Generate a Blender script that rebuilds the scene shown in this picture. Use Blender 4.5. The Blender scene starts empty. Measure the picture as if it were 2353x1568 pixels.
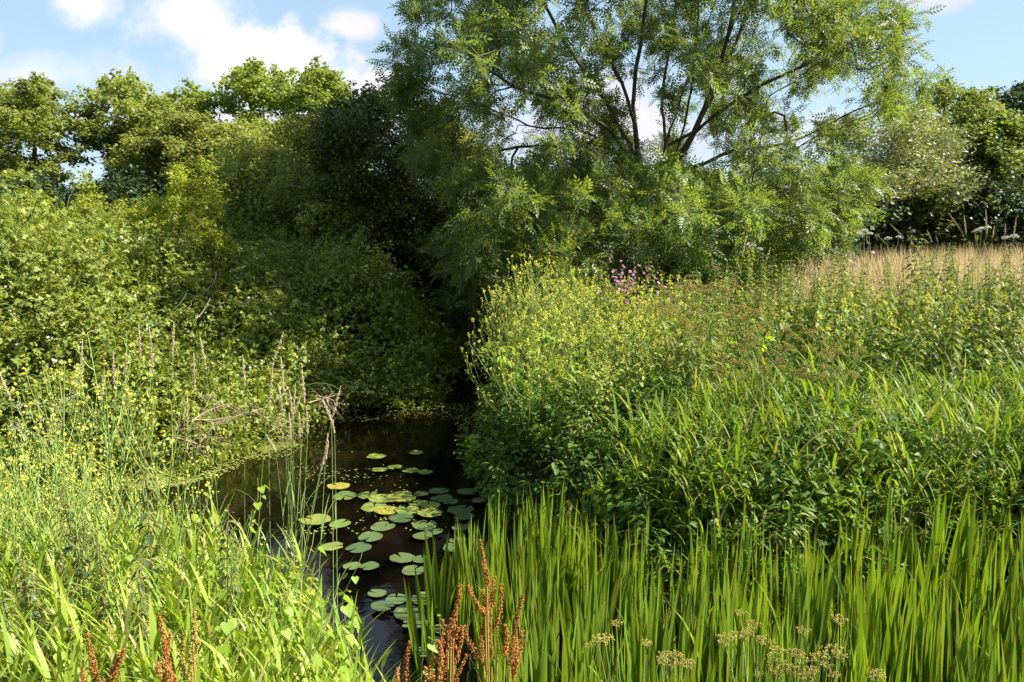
import bpy, math, random
import numpy as np
from mathutils import Vector

S = bpy.context.scene
COL = S.collection
rng = np.random.default_rng(7)
random.seed(7)
R = math.radians
PI = math.pi

# ------------------------------------------------------------------ camera
FPX, PITCH, CAMZ = 1830.0, R(8.05), 2.5
cp, sp = math.cos(PITCH), math.sin(PITCH)
cam = bpy.data.cameras.new('camera')
co = bpy.data.objects.new('camera', cam)
COL.objects.link(co)
co.location = (0, 0, CAMZ)
co.rotation_euler = (PI / 2 - PITCH, 0, 0)
cam.sensor_width = 36
cam.lens = 28
cam.clip_start = 0.05
cam.clip_end = 2000
S.camera = co


def P(u, v, Y):
    """point at world depth Y seen at photo position (u, v) of a 2353 x 1568 frame"""
    xc, yc = (np.asarray(u, float) - 1176.5) / FPX, -(np.asarray(v, float) - 784) / FPX
    dy = cp + yc * sp
    dz = -sp + yc * cp
    k = np.asarray(Y, float) / dy
    return np.stack([xc * k, np.broadcast_to(np.asarray(Y, float), np.shape(xc * k)), CAMZ + dz * k], -1)


def G(u, v, z=0.0):
    yc = -(v - 784) / FPX
    dz = -sp + yc * cp
    k = (z - CAMZ) / dz
    return np.array([(u - 1176.5) / FPX * k, (cp + yc * sp) * k, z])


# ------------------------------------------------------------------ maths helpers
def norm(a):
    return a / np.maximum(np.linalg.norm(a, axis=-1, keepdims=True), 1e-9)


def frames(d, n):
    """rotation matrices: local +Y along d, local +Z near n"""
    y = norm(d)
    z = n - (n * y).sum(-1, keepdims=True) * y
    z = norm(z)
    x = np.cross(y, z)
    return np.stack([x, y, z], -1)


def rdir(n, up=0.0, spread=1.0):
    v = rng.normal(size=(n, 3)) * spread
    v[:, 2] += up
    return norm(v)


def hdir(n):
    a = rng.uniform(0, 2 * PI, n)
    return np.stack([np.cos(a), np.sin(a), np.zeros(n)], -1)


def wav(x, y, s, seed):
    r = np.random.default_rng(seed)
    o = 0
    for k in range(7):
        a = r.uniform(0, 2 * PI)
        f = s * r.uniform(.6, 1.9)
        o = o + np.sin((x * math.cos(a) + y * math.sin(a)) * f + r.uniform(0, 6.28)) / 2.6
    return o


def inpoly(x, y, poly):
    poly = np.asarray(poly, float)
    ins = np.zeros(np.shape(x), bool)
    x1, y1 = poly[-1]
    for x2, y2 in poly:
        c = ((y1 > y) != (y2 > y))
        with np.errstate(divide='ignore', invalid='ignore'):
            xi = (x2 - x1) * (y - y1) / (y2 - y1) + x1
        ins ^= c & (x < xi)
        x1, y1 = x2, y2
    return ins


def pdist(x, y, poly, closed=True):
    poly = np.asarray(poly, float)
    d = np.full(np.shape(x), 1e9)
    m = len(poly) if closed else len(poly) - 1
    for i in range(m):
        a, b = poly[i], poly[(i + 1) % len(poly)]
        ab = b - a
        t = np.clip(((x - a[0]) * ab[0] + (y - a[1]) * ab[1]) / (ab @ ab), 0, 1)
        d = np.minimum(d, np.hypot(x - a[0] - t * ab[0], y - a[1] - t * ab[1]))
    return d


def sample_poly(poly, n):
    poly = np.asarray(poly, float)
    lo, hi = poly.min(0), poly.max(0)
    out = np.zeros((0, 2))
    while len(out) < n:
        q = rng.uniform(lo, hi, (n * 3, 2))
        out = np.vstack([out, q[inpoly(q[:, 0], q[:, 1], poly)]])
    return out[:n]


# ------------------------------------------------------------------ mesh builder
class Geo:
    def __init__(self):
        self.v, self.f4, self.f3, self.t, self.n = [], [], [], [], 0

    def add(self, v, f4=None, f3=None, t=None):
        v = np.asarray(v, float).reshape(-1, 3)
        if f4 is not None and len(f4):
            self.f4.append(np.asarray(f4, int).reshape(-1, 4) + self.n)
        if f3 is not None and len(f3):
            self.f3.append(np.asarray(f3, int).reshape(-1, 3) + self.n)
        self.v.append(v)
        self.t.append(np.zeros(len(v)) if t is None else np.asarray(t, float).reshape(-1))
        self.n += len(v)

    def stamp(self, tmpl, pos, rot, sc, t=None):
        tv, tf4, tf3 = tmpl
        tv = np.asarray(tv, float)
        n, m = len(pos), len(tv)
        if n == 0:
            return
        sc = np.asarray(sc, float)
        if sc.ndim == 1:
            sc = sc[:, None]
        loc = tv[None] * (sc[:, None, :] if sc.shape[-1] == 3 else sc[:, None])
        v = np.einsum('nij,nmj->nmi', rot, loc) + np.asarray(pos)[:, None]
        off = (np.arange(n) * m)[:, None, None]
        f4 = (np.asarray(tf4, int)[None] + off).reshape(-1, 4) if tf4 is not None and len(tf4) else None
        f3 = (np.asarray(tf3, int)[None] + off).reshape(-1, 3) if tf3 is not None and len(tf3) else None
        tt = None if t is None else np.repeat(t, m)
        self.add(v, f4, f3, tt)

    def tube(self, pts, rad, sides=5, t=None, cap=True):
        pts = np.asarray(pts, float)
        k = len(pts)
        rad = np.broadcast_to(np.asarray(rad, float), (k,))
        tan = np.gradient(pts, axis=0)
        tan = norm(tan)
        ref = np.array([0.31, 0.87, 0.11]) if abs(tan[:, 2]).mean() > .6 else np.array([.1, .2, 1.])
        a = norm(np.cross(tan, ref))
        b = np.cross(tan, a)
        ang = np.arange(sides) / sides * 2 * PI
        ring = (np.cos(ang)[None, :, None] * a[:, None] + np.sin(ang)[None, :, None] * b[:, None]) * rad[:, None, None]
        v = (pts[:, None] + ring).reshape(-1, 3)
        i, j = np.meshgrid(np.arange(k - 1), np.arange(sides), indexing='ij')
        j2 = (j + 1) % sides
        f = np.stack([i * sides + j, i * sides + j2, (i + 1) * sides + j2, (i + 1) * sides + j], -1).reshape(-1, 4)
        tt = np.repeat(np.linspace(0, 1, k) if t is None else np.broadcast_to(t, (k,)), sides)
        self.add(v, f, None, tt)

    def blades(self, pos, h, w, az, lean, bend, seg=5, tw=None, fold=.0, prof=None, pw=1.6):
        """arching leaf blades: pos (n,3), h, w, az, lean, bend each (n,)"""
        n = len(pos)
        s = np.linspace(0, 1, seg + 1)
        th = lean[:, None] + bend[:, None] * s[None] ** pw
        ds = h[:, None] / seg
        dh, dz = np.sin(th) * ds, np.cos(th) * ds
        H = np.concatenate([np.zeros((n, 1)), np.cumsum((dh[:, 1:] + dh[:, :-1]) / 2, 1)], 1)
        Z = np.concatenate([np.zeros((n, 1)), np.cumsum((dz[:, 1:] + dz[:, :-1]) / 2, 1)], 1)
        c = np.stack([pos[:, 0, None] + H * np.cos(az)[:, None], pos[:, 1, None] + H * np.sin(az)[:, None], pos[:, 2, None] + Z], -1)
        tw = az + PI / 2 if tw is None else tw
        side = np.stack([np.cos(tw), np.sin(tw), np.zeros(n)], -1)[:, None]
        if prof is None:
            prof = np.clip(np.minimum(.55 + s * 1.8, 1.15 * (1 - s) ** .75), 0.02, 1)
        wd = w[:, None] * prof[None] / 2
        if fold:
            nrm = np.stack([np.cos(tw + PI / 2), np.sin(tw + PI / 2), np.zeros(n)], -1)[:, None]
            L = c - side * wd[..., None] + nrm * wd[..., None] * fold
            Rr = c + side * wd[..., None] + nrm * wd[..., None] * fold
            v = np.stack([L, c, Rr], 2)
            m = 3
        else:
            v = np.stack([c - side * wd[..., None], c + side * wd[..., None]], 2)
            m = 2
        base = (np.arange(n) * (seg + 1) * m)[:, None, None]
        i, j = np.meshgrid(np.arange(seg), np.arange(m - 1), indexing='ij')
        q = np.stack([i * m + j, i * m + j + 1, (i + 1) * m + j + 1, (i + 1) * m + j], -1).reshape(-1, 4)
        self.add(v, (q[None] + base).reshape(-1, 4), None, np.broadcast_to(s[None, :, None], (n, seg + 1, m)))
        return c

    def mesh(self, name, mat, smooth=True):
        me = bpy.data.meshes.new(name)
        v = np.concatenate(self.v) if self.v else np.zeros((0, 3))
        f4 = np.concatenate(self.f4) if self.f4 else np.zeros((0, 4), int)
        f3 = np.concatenate(self.f3) if self.f3 else np.zeros((0, 3), int)
        me.vertices.add(len(v))
        me.vertices.foreach_set('co', v.astype(np.float32).ravel())
        loops = np.concatenate([f4.ravel(), f3.ravel()]).astype(np.int32)
        me.loops.add(len(loops))
        me.loops.foreach_set('vertex_index', loops)
        nf = len(f4) + len(f3)
        me.polygons.add(nf)
        st = np.concatenate([np.arange(len(f4)) * 4, len(f4) * 4 + np.arange(len(f3)) * 3]).astype(np.int32)
        me.polygons.foreach_set('loop_start', st)
        if smooth:
            me.polygons.foreach_set('use_smooth', np.ones(nf, bool))
        at = me.attributes.new('t', 'FLOAT', 'POINT')
        at.data.foreach_set('value', np.concatenate(self.t).astype(np.float32) if self.t else np.zeros(0, np.float32))
        me.update(calc_edges=True)
        if mat:
            me.materials.append(mat)
        return me


# ------------------------------------------------------------------ object helpers
def tag(o, label=None, cat=None, group=None, kind=None):
    if label:
        o['label'] = label
    if cat:
        o['category'] = cat
    if group:
        o['group'] = group
    if kind:
        o['kind'] = kind
    return o


def link(name, me, parent=None):
    o = bpy.data.objects.new(name, me)
    COL.objects.link(o)
    if parent:
        o.parent = parent
    return o


def thing(name, label, cat, parts, loc=(0, 0, 0), rz=0., sc=1., group=None, tilt=(0., 0.)):
    o = link(name, None)
    o.empty_display_size = .1
    o.location = loc
    o.rotation_euler = (tilt[0], tilt[1], rz)
    o.scale = (sc,) * 3
    tag(o, label, cat, group)
    for pn, me in parts:
        link(pn, me, o)
    return o


def single(name, label, cat, me, loc=(0, 0, 0), rz=0., sc=1., group=None, tilt=(0., 0.), kind=None):
    o = link(name, me)
    o.location = loc
    o.rotation_euler = (tilt[0], tilt[1], rz)
    o.scale = (sc,) * 3 if np.isscalar(sc) else sc
    return tag(o, label, cat, group, kind)


# ------------------------------------------------------------------ materials
class NT:
    def __init__(self, tree):
        self.t = tree
        tree.nodes.clear()

    def n(self, typ, **kw):
        nd = self.t.nodes.new(typ)
        for k, v in kw.items():
            if k.startswith('i_'):
                k = k[2:]
                key = int(k) if k.isdigit() else k.replace('_', ' ')
                self.set(nd.inputs[key], v)
            else:
                setattr(nd, k, v)
        return nd

    def set(self, sock, v):
        if isinstance(v, bpy.types.NodeSocket):
            self.t.links.new(v, sock)
        else:
            if isinstance(v, (tuple, list)) and len(v) == 3 and sock.type == 'RGBA':
                v = (*v, 1)
            sock.default_value = v

    def math(self, op, a, b=None, c=None, clamp=False):
        nd = self.t.nodes.new('ShaderNodeMath')
        nd.operation = op
        nd.use_clamp = clamp
        for i, x in enumerate((a, b, c)):
            if x is not None:
                self.set(nd.inputs[i], x)
        return nd.outputs[0]

    def mix(self, fac, a, b, mode='MIX'):
        nd = self.t.nodes.new('ShaderNodeMix')
        nd.data_type = 'RGBA'
        nd.blend_type = mode
        self.set(nd.inputs[0], fac)
        self.set(nd.inputs[6], a)
        self.set(nd.inputs[7], b)
        return nd.outputs[2]

    def ramp(self, fac, stops):
        nd = self.t.nodes.new('ShaderNodeValToRGB')
        e = nd.color_ramp.elements
        while len(e) < len(stops):
            e.new(.5)
        for i, (p, c) in enumerate(stops):
            e[i].position = p
            e[i].color = (*c, 1) if len(c) == 3 else c
        self.set(nd.inputs[0], fac)
        return nd.outputs[0]


def newmat(name):
    m = bpy.data.materials.new(name)
    m.use_nodes = True
    return m, NT(m.node_tree)


def leafmat(name, cols, trans=.38, tcol=(1.45, 1.35, .5), rough=.45, spec=.4, var=.35, base=None, tip=None, tip_at=.93, nscale=.9, ovar=.25):
    m, t = newmat(name)
    g = t.n('ShaderNodeNewGeometry')
    k = len(cols)
    c = t.ramp(g.outputs['Random Per Island'], [(i / max(k - 1, 1), cc) for i, cc in enumerate(cols)])
    ns = t.n('ShaderNodeTexNoise', i_Scale=nscale, i_Detail=3.)
    t.set(ns.inputs['Vector'], g.outputs['Position'])
    f = t.math('MULTIPLY_ADD', ns.outputs[0], 2 * var, 1 - var)
    oi = t.n('ShaderNodeObjectInfo')
    f2 = t.math('MULTIPLY_ADD', oi.outputs['Random'], ovar, 1 - ovar / 2)
    f = t.math('MULTIPLY', f, f2)
    vm = t.n('ShaderNodeVectorMath', operation='SCALE')
    t.set(vm.inputs[0], c)
    t.set(vm.inputs['Scale'], f)
    c = vm.outputs[0]
    if base or tip:
        at = t.n('ShaderNodeAttribute', attribute_name='t')
        if base:
            b = t.math('MULTIPLY_ADD', at.outputs['Fac'], -2.4, 1., clamp=True)
            c = t.mix(b, c, base)
        if tip:
            jit = t.math('MULTIPLY_ADD', g.outputs['Random Per Island'], .16, tip_at - .08)
            b = t.math('MULTIPLY', t.math('SUBTRACT', at.outputs['Fac'], jit), 18., clamp=True)
            c = t.mix(b, c, tip)
    p = t.n('ShaderNodeBsdfPrincipled', i_Roughness=rough)
    t.set(p.inputs['Base Color'], c)
    p.inputs['Specular IOR Level'].default_value = spec
    tr = t.n('ShaderNodeBsdfTranslucent')
    t.set(tr.inputs[0], t.mix(1., c, tcol, 'MULTIPLY'))
    mx = t.n('ShaderNodeMixShader', i_0=trans)
    t.set(mx.inputs[1], p.outputs[0])
    t.set(mx.inputs[2], tr.outputs[0])
    o = t.n('ShaderNodeOutputMaterial')
    t.set(o.inputs[0], mx.outputs[0])
    return m


def plainmat(name, c1, c2, scale=8., rough=.8, spec=.25, bump=0., detail=5.):
    m, t = newmat(name)
    g = t.n('ShaderNodeNewGeometry')
    ns = t.n('ShaderNodeTexNoise', i_Scale=scale, i_Detail=detail)
    t.set(ns.inputs['Vector'], g.outputs['Position'])
    c = t.ramp(ns.outputs[0], [(.32, c1), (.68, c2)])
    p = t.n('ShaderNodeBsdfPrincipled', i_Roughness=rough)
    t.set(p.inputs['Base Color'], c)
    p.inputs['Specular IOR Level'].default_value = spec
    if bump:
        b = t.n('ShaderNodeBump', i_Strength=bump, i_Distance=.02)
        t.set(b.inputs['Height'], ns.outputs[0])
        t.set(p.inputs['Normal'], b.outputs[0])
    o = t.n('ShaderNodeOutputMaterial')
    t.set(o.inputs[0], p.outputs[0])
    return m


M = {}
M['ash'] = leafmat('ash_leaf', [(.085, .14, .036), (.125, .18, .044), (.18, .225, .058), (.10, .155, .038)], trans=.45, rough=.5, spec=.35)
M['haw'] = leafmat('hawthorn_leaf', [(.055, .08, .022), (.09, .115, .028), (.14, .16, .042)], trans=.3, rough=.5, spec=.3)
M['maple'] = leafmat('maple_leaf', [(.13, .185, .04), (.175, .23, .048), (.22, .265, .06)], trans=.45, rough=.55, spec=.25)
M['fartree'] = leafmat('far_leaf', [(.15, .195, .05), (.20, .245, .06), (.26, .30, .085)], trans=.48, rough=.55, spec=.25)
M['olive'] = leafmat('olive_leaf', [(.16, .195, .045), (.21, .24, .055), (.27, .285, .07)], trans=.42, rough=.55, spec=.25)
M['willow'] = leafmat('willow_leaf', [(.15, .18, .07), (.20, .23, .09), (.26, .28, .12)], trans=.3, rough=.5, spec=.4)
M['rtree'] = leafmat('right_tree_leaf', [(.12, .165, .045), (.16, .205, .055), (.20, .24, .07)], trans=.42, spec=.25)
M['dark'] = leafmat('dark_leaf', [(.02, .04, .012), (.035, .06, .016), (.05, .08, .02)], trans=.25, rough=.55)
M['pale'] = leafmat('pale_leaf', [(.26, .26, .08), (.32, .30, .10), (.22, .25, .08)], trans=.35, rough=.55)
M['bramble'] = leafmat('bramble_leaf', [(.11, .155, .024), (.165, .215, .031), (.23, .27, .04), (.29, .31, .055)], trans=.37, rough=.5, spec=.3, nscale=1.6, var=.38)
M['rose'] = leafmat('rose_leaf', [(.20, .26, .022), (.27, .31, .028), (.34, .35, .04)], trans=.45, spec=.25)
M['nettle'] = leafmat('nettle_leaf', [(.10, .15, .024), (.145, .195, .03), (.19, .23, .045), (.24, .26, .07)], trans=.4, rough=.5, spec=.25)
M['nettle_dark'] = leafmat('old_nettle_leaf', [(.04, .07, .02), (.06, .09, .025), (.09, .10, .03)], trans=.3)
M['herb'] = leafmat('herb_leaf', [(.055, .115, .016), (.085, .15, .02), (.12, .19, .024)], trans=.42, rough=.5, spec=.22)
M['bind'] = leafmat('bindweed_leaf', [(.16, .27, .025), (.22, .32, .03), (.27, .36, .035)], trans=.48, rough=.5, spec=.3)
M['grass'] = leafmat('reed_grass_leaf', [(.17, .28, .03), (.20, .31, .033), (.24, .34, .035), (.28, .37, .045), (.31, .39, .05), (.25, .34, .04), (.36, .40, .08), (.44, .38, .18)], trans=.42, rough=.5, spec=.25)
M['grassr'] = leafmat('bank_grass_leaf', [(.075, .145, .018), (.10, .17, .02), (.115, .19, .022), (.15, .23, .025), (.18, .26, .028), (.14, .21, .024), (.11, .18, .02), (.20, .24, .04), (.38, .31, .14)], trans=.45, rough=.5, spec=.2)
M['iris'] = leafmat('iris_leaf', [(.085, .155, .013), (.105, .18, .015), (.13, .21, .018), (.15, .235, .02), (.185, .27, .026), (.14, .22, .018), (.12, .20, .017), (.10, .17, .014), (.13, .20, .018), (.16, .24, .022), (.12, .18, .02), (.13, .19, .018), (.16, .19, .03)], trans=.38, rough=.42, spec=.35, base=(.10, .16, .03), tip=(.12, .05, .015), tip_at=.965, var=.2)
M['straw'] = leafmat('straw', [(.48, .35, .18), (.58, .44, .24), (.66, .52, .33), (.44, .37, .16)], trans=.3, tcol=(1.1, 1.05, .82), rough=.6, spec=.2)
M['seedhead'] = leafmat('tan_seed', [(.50, .40, .23), (.60, .49, .30), (.66, .57, .38)], trans=.35, tcol=(1.1, 1.05, .85), rough=.7, spec=.2)
M['stemgreen'] = leafmat('green_stem', [(.14, .22, .05), (.19, .26, .07)], trans=.15, rough=.5)
M['stempale'] = leafmat('pale_stem', [(.22, .32, .07), (.30, .38, .10)], trans=.2, rough=.55, spec=.2)
M['stembrown'] = leafmat('brown_stem', [(.10, .07, .03), (.15, .11, .05)], trans=.0, rough=.7)
M['yellow'] = leafmat('yellow_petal', [(.52, .50, .07), (.60, .58, .10), (.66, .66, .16)], trans=.3, tcol=(1.1, 1.05, .6), rough=.6, var=.12, spec=.2)
M['pink'] = leafmat('pink_petal', [(.58, .24, .44), (.66, .36, .54)], trans=.3, tcol=(1.1, .9, 1.1), rough=.6, var=.1, spec=.2)
M['white'] = leafmat('white_umbel', [(.70, .70, .60), (.80, .80, .72)], trans=.3, tcol=(1, 1, .95), rough=.7, var=.1)
M['cream'] = leafmat('cream_flower', [(.52, .50, .32), (.60, .57, .40)], trans=.3, tcol=(1, 1, .9), rough=.7, var=.1, spec=.2)
M['rust'] = leafmat('rust_seed', [(.20, .07, .022), (.36, .11, .025), (.46, .17, .04), (.54, .25, .065), (.40, .14, .03), (.30, .16, .04)], trans=.3, tcol=(1.25, .9, .6), rough=.65, spec=.2)
M['rustgreen'] = leafmat('ripening_seed', [(.38, .30, .05), (.44, .34, .07), (.42, .22, .05)], trans=.25, tcol=(1.2, 1., .6), rough=.6)
M['umbelseed'] = leafmat('umbel_seed', [(.38, .32, .06), (.46, .40, .09), (.42, .27, .08), (.48, .45, .12)], trans=.25, tcol=(1.2, 1., .6), rough=.6, spec=.2)
M['brownumbel'] = leafmat('brown_umbel', [(.30, .21, .05), (.36, .26, .065), (.32, .30, .07)], trans=.3, tcol=(1.2, 1., .5), rough=.65, spec=.2)
M['tassel'] = leafmat('nettle_tassel', [(.17, .20, .05), (.22, .23, .07), (.20, .17, .06)], trans=.25, rough=.7, spec=.2)
M['bark'] = plainmat('bark', (.045, .035, .022), (.12, .095, .06), scale=9., bump=.6)
M['barkpale'] = plainmat('pale_bark', (.09, .075, .055), (.24, .20, .15), scale=12., bump=.5)
M['deadwood'] = plainmat('deadwood', (.15, .10, .06), (.34, .25, .17), scale=14., bump=.4)
M['deadstem'] = plainmat('dead_stem', (.32, .25, .15), (.50, .42, .28), scale=10.)
M['pad'] = leafmat('lily_pad_leaf', [(.14, .20, .035), (.20, .25, .04), (.28, .28, .045), (.15, .20, .06)], trans=.12, rough=.33, spec=.5, nscale=9., var=.4, ovar=.4)
M['padyellow'] = leafmat('yellowing_pad', [(.40, .33, .03), (.34, .30, .035)], trans=.12, rough=.36, spec=.5, nscale=9., var=.4)
M['duck'] = leafmat('duckweed', [(.15, .19, .04), (.21, .24, .05), (.18, .19, .045), (.25, .27, .06)], trans=.1, rough=.55, var=.35, spec=.25)


def pad_mat(name, a, b, blotch, yel):
    m, t = newmat(name)
    g = t.n('ShaderNodeNewGeometry')
    oi = t.n('ShaderNodeObjectInfo')
    c = t.mix(oi.outputs['Random'], a, b)
    n1 = t.n('ShaderNodeTexNoise', i_Scale=9., i_Detail=4.)
    t.set(n1.inputs['Vector'], g.outputs['Position'])
    n2 = t.n('ShaderNodeTexNoise', i_Scale=38., i_Detail=3.)
    t.set(n2.inputs['Vector'], g.outputs['Position'])
    c = t.mix(t.math('MULTIPLY', t.math('SUBTRACT', n1.outputs[0], yel), 5., clamp=True), c, (.27, .23, .035))
    c = t.mix(t.math('MULTIPLY', t.math('SUBTRACT', n2.outputs[0], blotch), 9., clamp=True), c, (.10, .065, .02))
    p = t.n('ShaderNodeBsdfPrincipled', i_Roughness=.34)
    t.set(p.inputs['Base Color'], c)
    b_ = t.n('ShaderNodeBump', i_Strength=.25, i_Distance=.01)
    t.set(b_.inputs['Height'], n1.outputs[0])
    t.set(p.inputs['Normal'], b_.outputs[0])
    o = t.n('ShaderNodeOutputMaterial')
    t.set(o.inputs[0], p.outputs[0])
    return m


def ground_mat():
    m, t = newmat('earth')
    g = t.n('ShaderNodeNewGeometry')
    ns = t.n('ShaderNodeTexNoise', i_Scale=1.7, i_Detail=8.)
    t.set(ns.inputs['Vector'], g.outputs['Position'])
    n2 = t.n('ShaderNodeTexNoise', i_Scale=30., i_Detail=6.)
    t.set(n2.inputs['Vector'], g.outputs['Position'])
    c = t.ramp(ns.outputs[0], [(.3, (.014, .009, .0045)), (.5, (.020, .015, .006)), (.7, (.028, .028, .009))])
    c = t.mix(.5, c, t.ramp(n2.outputs[0], [(.3, (.010, .007, .004)), (.7, (.036, .028, .013))]))
    p = t.n('ShaderNodeBsdfPrincipled', i_Roughness=.95)
    p.inputs['Specular IOR Level'].default_value = .08
    t.set(p.inputs['Base Color'], c)
    b = t.n('ShaderNodeBump', i_Strength=.7, i_Distance=.04)
    t.set(b.inputs['Height'], n2.outputs[0])
    t.set(p.inputs['Normal'], b.outputs[0])
    o = t.n('ShaderNodeOutputMaterial')
    t.set(o.inputs[0], p.outputs[0])
    return m


def water_mat():
    m, t = newmat('peaty_water')
    g = t.n('ShaderNodeNewGeometry')
    ns = t.n('ShaderNodeTexNoise', i_Scale=1.3, i_Detail=4.)
    t.set(ns.inputs['Vector'], g.outputs['Position'])
    c = t.ramp(ns.outputs[0], [(.38, (.001, .0007, .0004)), (.58, (.004, .0024, .0011)), (.78, (.014, .0085, .0035))])
    n2 = t.n('ShaderNodeTexNoise', i_Scale=5., i_Detail=3.)
    t.set(n2.inputs['Vector'], g.outputs['Position'])
    p = t.n('ShaderNodeBsdfPrincipled', i_Roughness=.05, i_IOR=1.33)
    t.set(p.inputs['Base Color'], c)
    b = t.n('ShaderNodeBump', i_Strength=.12, i_Distance=.02)
    t.set(b.inputs['Height'], n2.outputs[0])
    t.set(p.inputs['Normal'], b.outputs[0])
    o = t.n('ShaderNodeOutputMaterial')
    t.set(o.inputs[0], p.outputs[0])
    return m


# ------------------------------------------------------------------ light and sky
SUN_AZ, SUN_EL = R(90), R(44)
sd = Vector((math.sin(SUN_AZ) * math.cos(SUN_EL), math.cos(SUN_AZ) * math.cos(SUN_EL), math.sin(SUN_EL)))
sl = bpy.data.lights.new('sun', 'SUN')
sl.energy = 5.0
sl.angle = R(.5)
sl.color = (1, .95, .86)
so = bpy.data.objects.new('sun', sl)
COL.objects.link(so)
so.rotation_euler = sd.to_track_quat('Z', 'Y').to_euler()

W = bpy.data.worlds.new('World')
S.world = W
W.use_nodes = True
t = NT(W.node_tree)
sky = t.n('ShaderNodeTexSky', sky_type='NISHITA', sun_disc=False, sun_elevation=SUN_EL, sun_rotation=SUN_AZ, altitude=50., air_density=1.0, dust_density=.6, ozone_density=1.2)
tc = t.n('ShaderNodeTexCoord')
sx = t.n('ShaderNodeSeparateXYZ')
t.set(sx.inputs[0], tc.outputs['Generated'])
yy = t.math('MAXIMUM', t.math('ABSOLUTE', sx.outputs[1]), .05)
pp = t.math('DIVIDE', sx.outputs[0], yy)
qq = t.math('DIVIDE', sx.outputs[2], yy)
cv = t.n('ShaderNodeCombineXYZ', i_0=pp, i_1=qq, i_2=0.)
nz = t.n('ShaderNodeTexNoise', i_Scale=10., i_Detail=10., i_Roughness=.66)
t.set(nz.inputs['Vector'], cv.outputs[0])
nz2 = t.n('ShaderNodeTexNoise', i_Scale=3.1, i_Detail=6., i_Roughness=.5)
t.set(nz2.inputs['Vector'], cv.outputs[0])
dev = t.math('MULTIPLY_ADD', nz.outputs[0], 2.4, -1.1)
CL = [  # photo position, radii, inner edge, amount
    (200, 5, 95, 60, .2, .95), (430, 45, 150, 105, .3, .97), (545, 130, 125, 90, .45, .97), (655, 165, 155, 120, .7, 1.),
    (745, 215, 130, 100, .65, 1.), (815, 55, 95, 40, .35, .95), (90, 175, 400, 62, .0, .7), (875, 215, 90, 65, .6, 1.),
    (500, 262, 600, 62, .1, .8), (2120, 0, 120, 45, .3, .9), (1400, 290, 420, 150, .2, .95), (1800, 310, 220, 90, .1, .8),
    (-20, 95, 40, 60, .2, .6), (700, -350, 500, 120, .2, .9), (1700, -500, 600, 140, .2, .9), (-700, 100, 500, 160, .2, .9), (3000, 150, 420, 110, .2, .8)]
mask = None
for (u, v, ru, rv, inn, amt) in CL:
    c = P(u, v, 1.)
    a = t.math('MULTIPLY', t.math('SUBTRACT', pp, float(c[0])), FPX / ru)
    b = t.math('MULTIPLY', t.math('SUBTRACT', qq, float(c[2] - CAMZ)), FPX / rv)
    d = t.math('SQRT', t.math('ADD', t.math('MULTIPLY', a, a), t.math('MULTIPLY', b, b)))
    d = t.math('ADD', d, dev)
    mr = t.n('ShaderNodeMapRange', interpolation_type='SMOOTHSTEP')
    t.set(mr.inputs[0], d)
    mr.inputs[1].default_value = 1.12
    mr.inputs[2].default_value = inn
    mr.inputs[3].default_value = 0.
    mr.inputs[4].default_value = amt
    mask = mr.outputs[0] if mask is None else t.math('MAXIMUM', mask, mr.outputs[0])
ccol = t.ramp(nz2.outputs[0], [(.36, (5.0, 4.75, 5.4)), (.62, (6.6, 6.5, 6.6))])
skc = t.mix(mask, t.mix(.6, sky.outputs[0], (3.4, 4.8, 6.0)), ccol)
bg = t.n('ShaderNodeBackground', i_Strength=.055)
t.set(bg.inputs[0], skc)
wo = t.n('ShaderNodeOutputWorld')
t.set(wo.inputs[0], bg.outputs[0])

S.view_settings.view_transform = 'Standard'
S.view_settings.look = 'None'
S.view_settings.exposure = 1.68
S.view_settings.gamma = 1
S.cycles.max_bounces = 8
S.cycles.diffuse_bounces = 4
S.cycles.glossy_bounces = 3
S.cycles.transmission_bounces = 6
S.cycles.use_denoising = True

# ------------------------------------------------------------------ terrain and water
WATER = [(-.25, 2.9), (-.75, 3.9), (-1.35, 4.7), (-2.3, 5.15), (-3.6, 5.6), (-5.2, 6.0), (-6.2, 6.5), (-5.2, 7.1), (-4.0, 7.75), (-3.2, 8.6), (-2.75, 9.5),
         (-2.3, 10.7), (-1.15, 11.3), (-.95, 13), (-.8, 16), (-.6, 24), (-.5, 34), (.6, 34), (.3, 20), (.1, 14), (-.2, 11), (-.42, 9.5), (-.45, 8),
         (-.2, 6.9), (.05, 6.2), (.5, 5.4), (1.2, 4.7), (2.5, 5.0), (4.5, 5.0), (6.5, 4.8), (6.5, 2.9), (3, 2.5), (.6, 2.4)]
WATER = np.array(WATER)


def ground(x, y):
    x, y = np.asarray(x, float), np.asarray(y, float)
    d = pdist(x, y, WATER)
    ins = inpoly(x, y, WATER)
    far = np.clip((np.hypot(x, y) - 60) / 200, 0, 1)
    steep = np.clip((x + .6) / .3, 0, 1) * np.clip((y - 4.2) / .4, 0, 1)
    out = (1.15 - .4 * steep) * (1 - np.exp(-d / 3.0)) + (.05 + .38 * steep) * np.minimum(d / .3, 1) + .05 * wav(x, y, .8, 3) * np.minimum(d, 1) + far * far * 6
    return np.where(ins, -np.minimum(.55, d * .6), out)


LEFTLINE = [(-9, 6.1), (-6.2, 6.7), (-5.2, 7.05), (-4.0, 7.75), (-3.1, 8.65), (-2.65, 9.5), (-2.2, 10.7), (-1.05, 11.25), (-.9, 13), (-.75, 16), (-.6, 24)]


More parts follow.
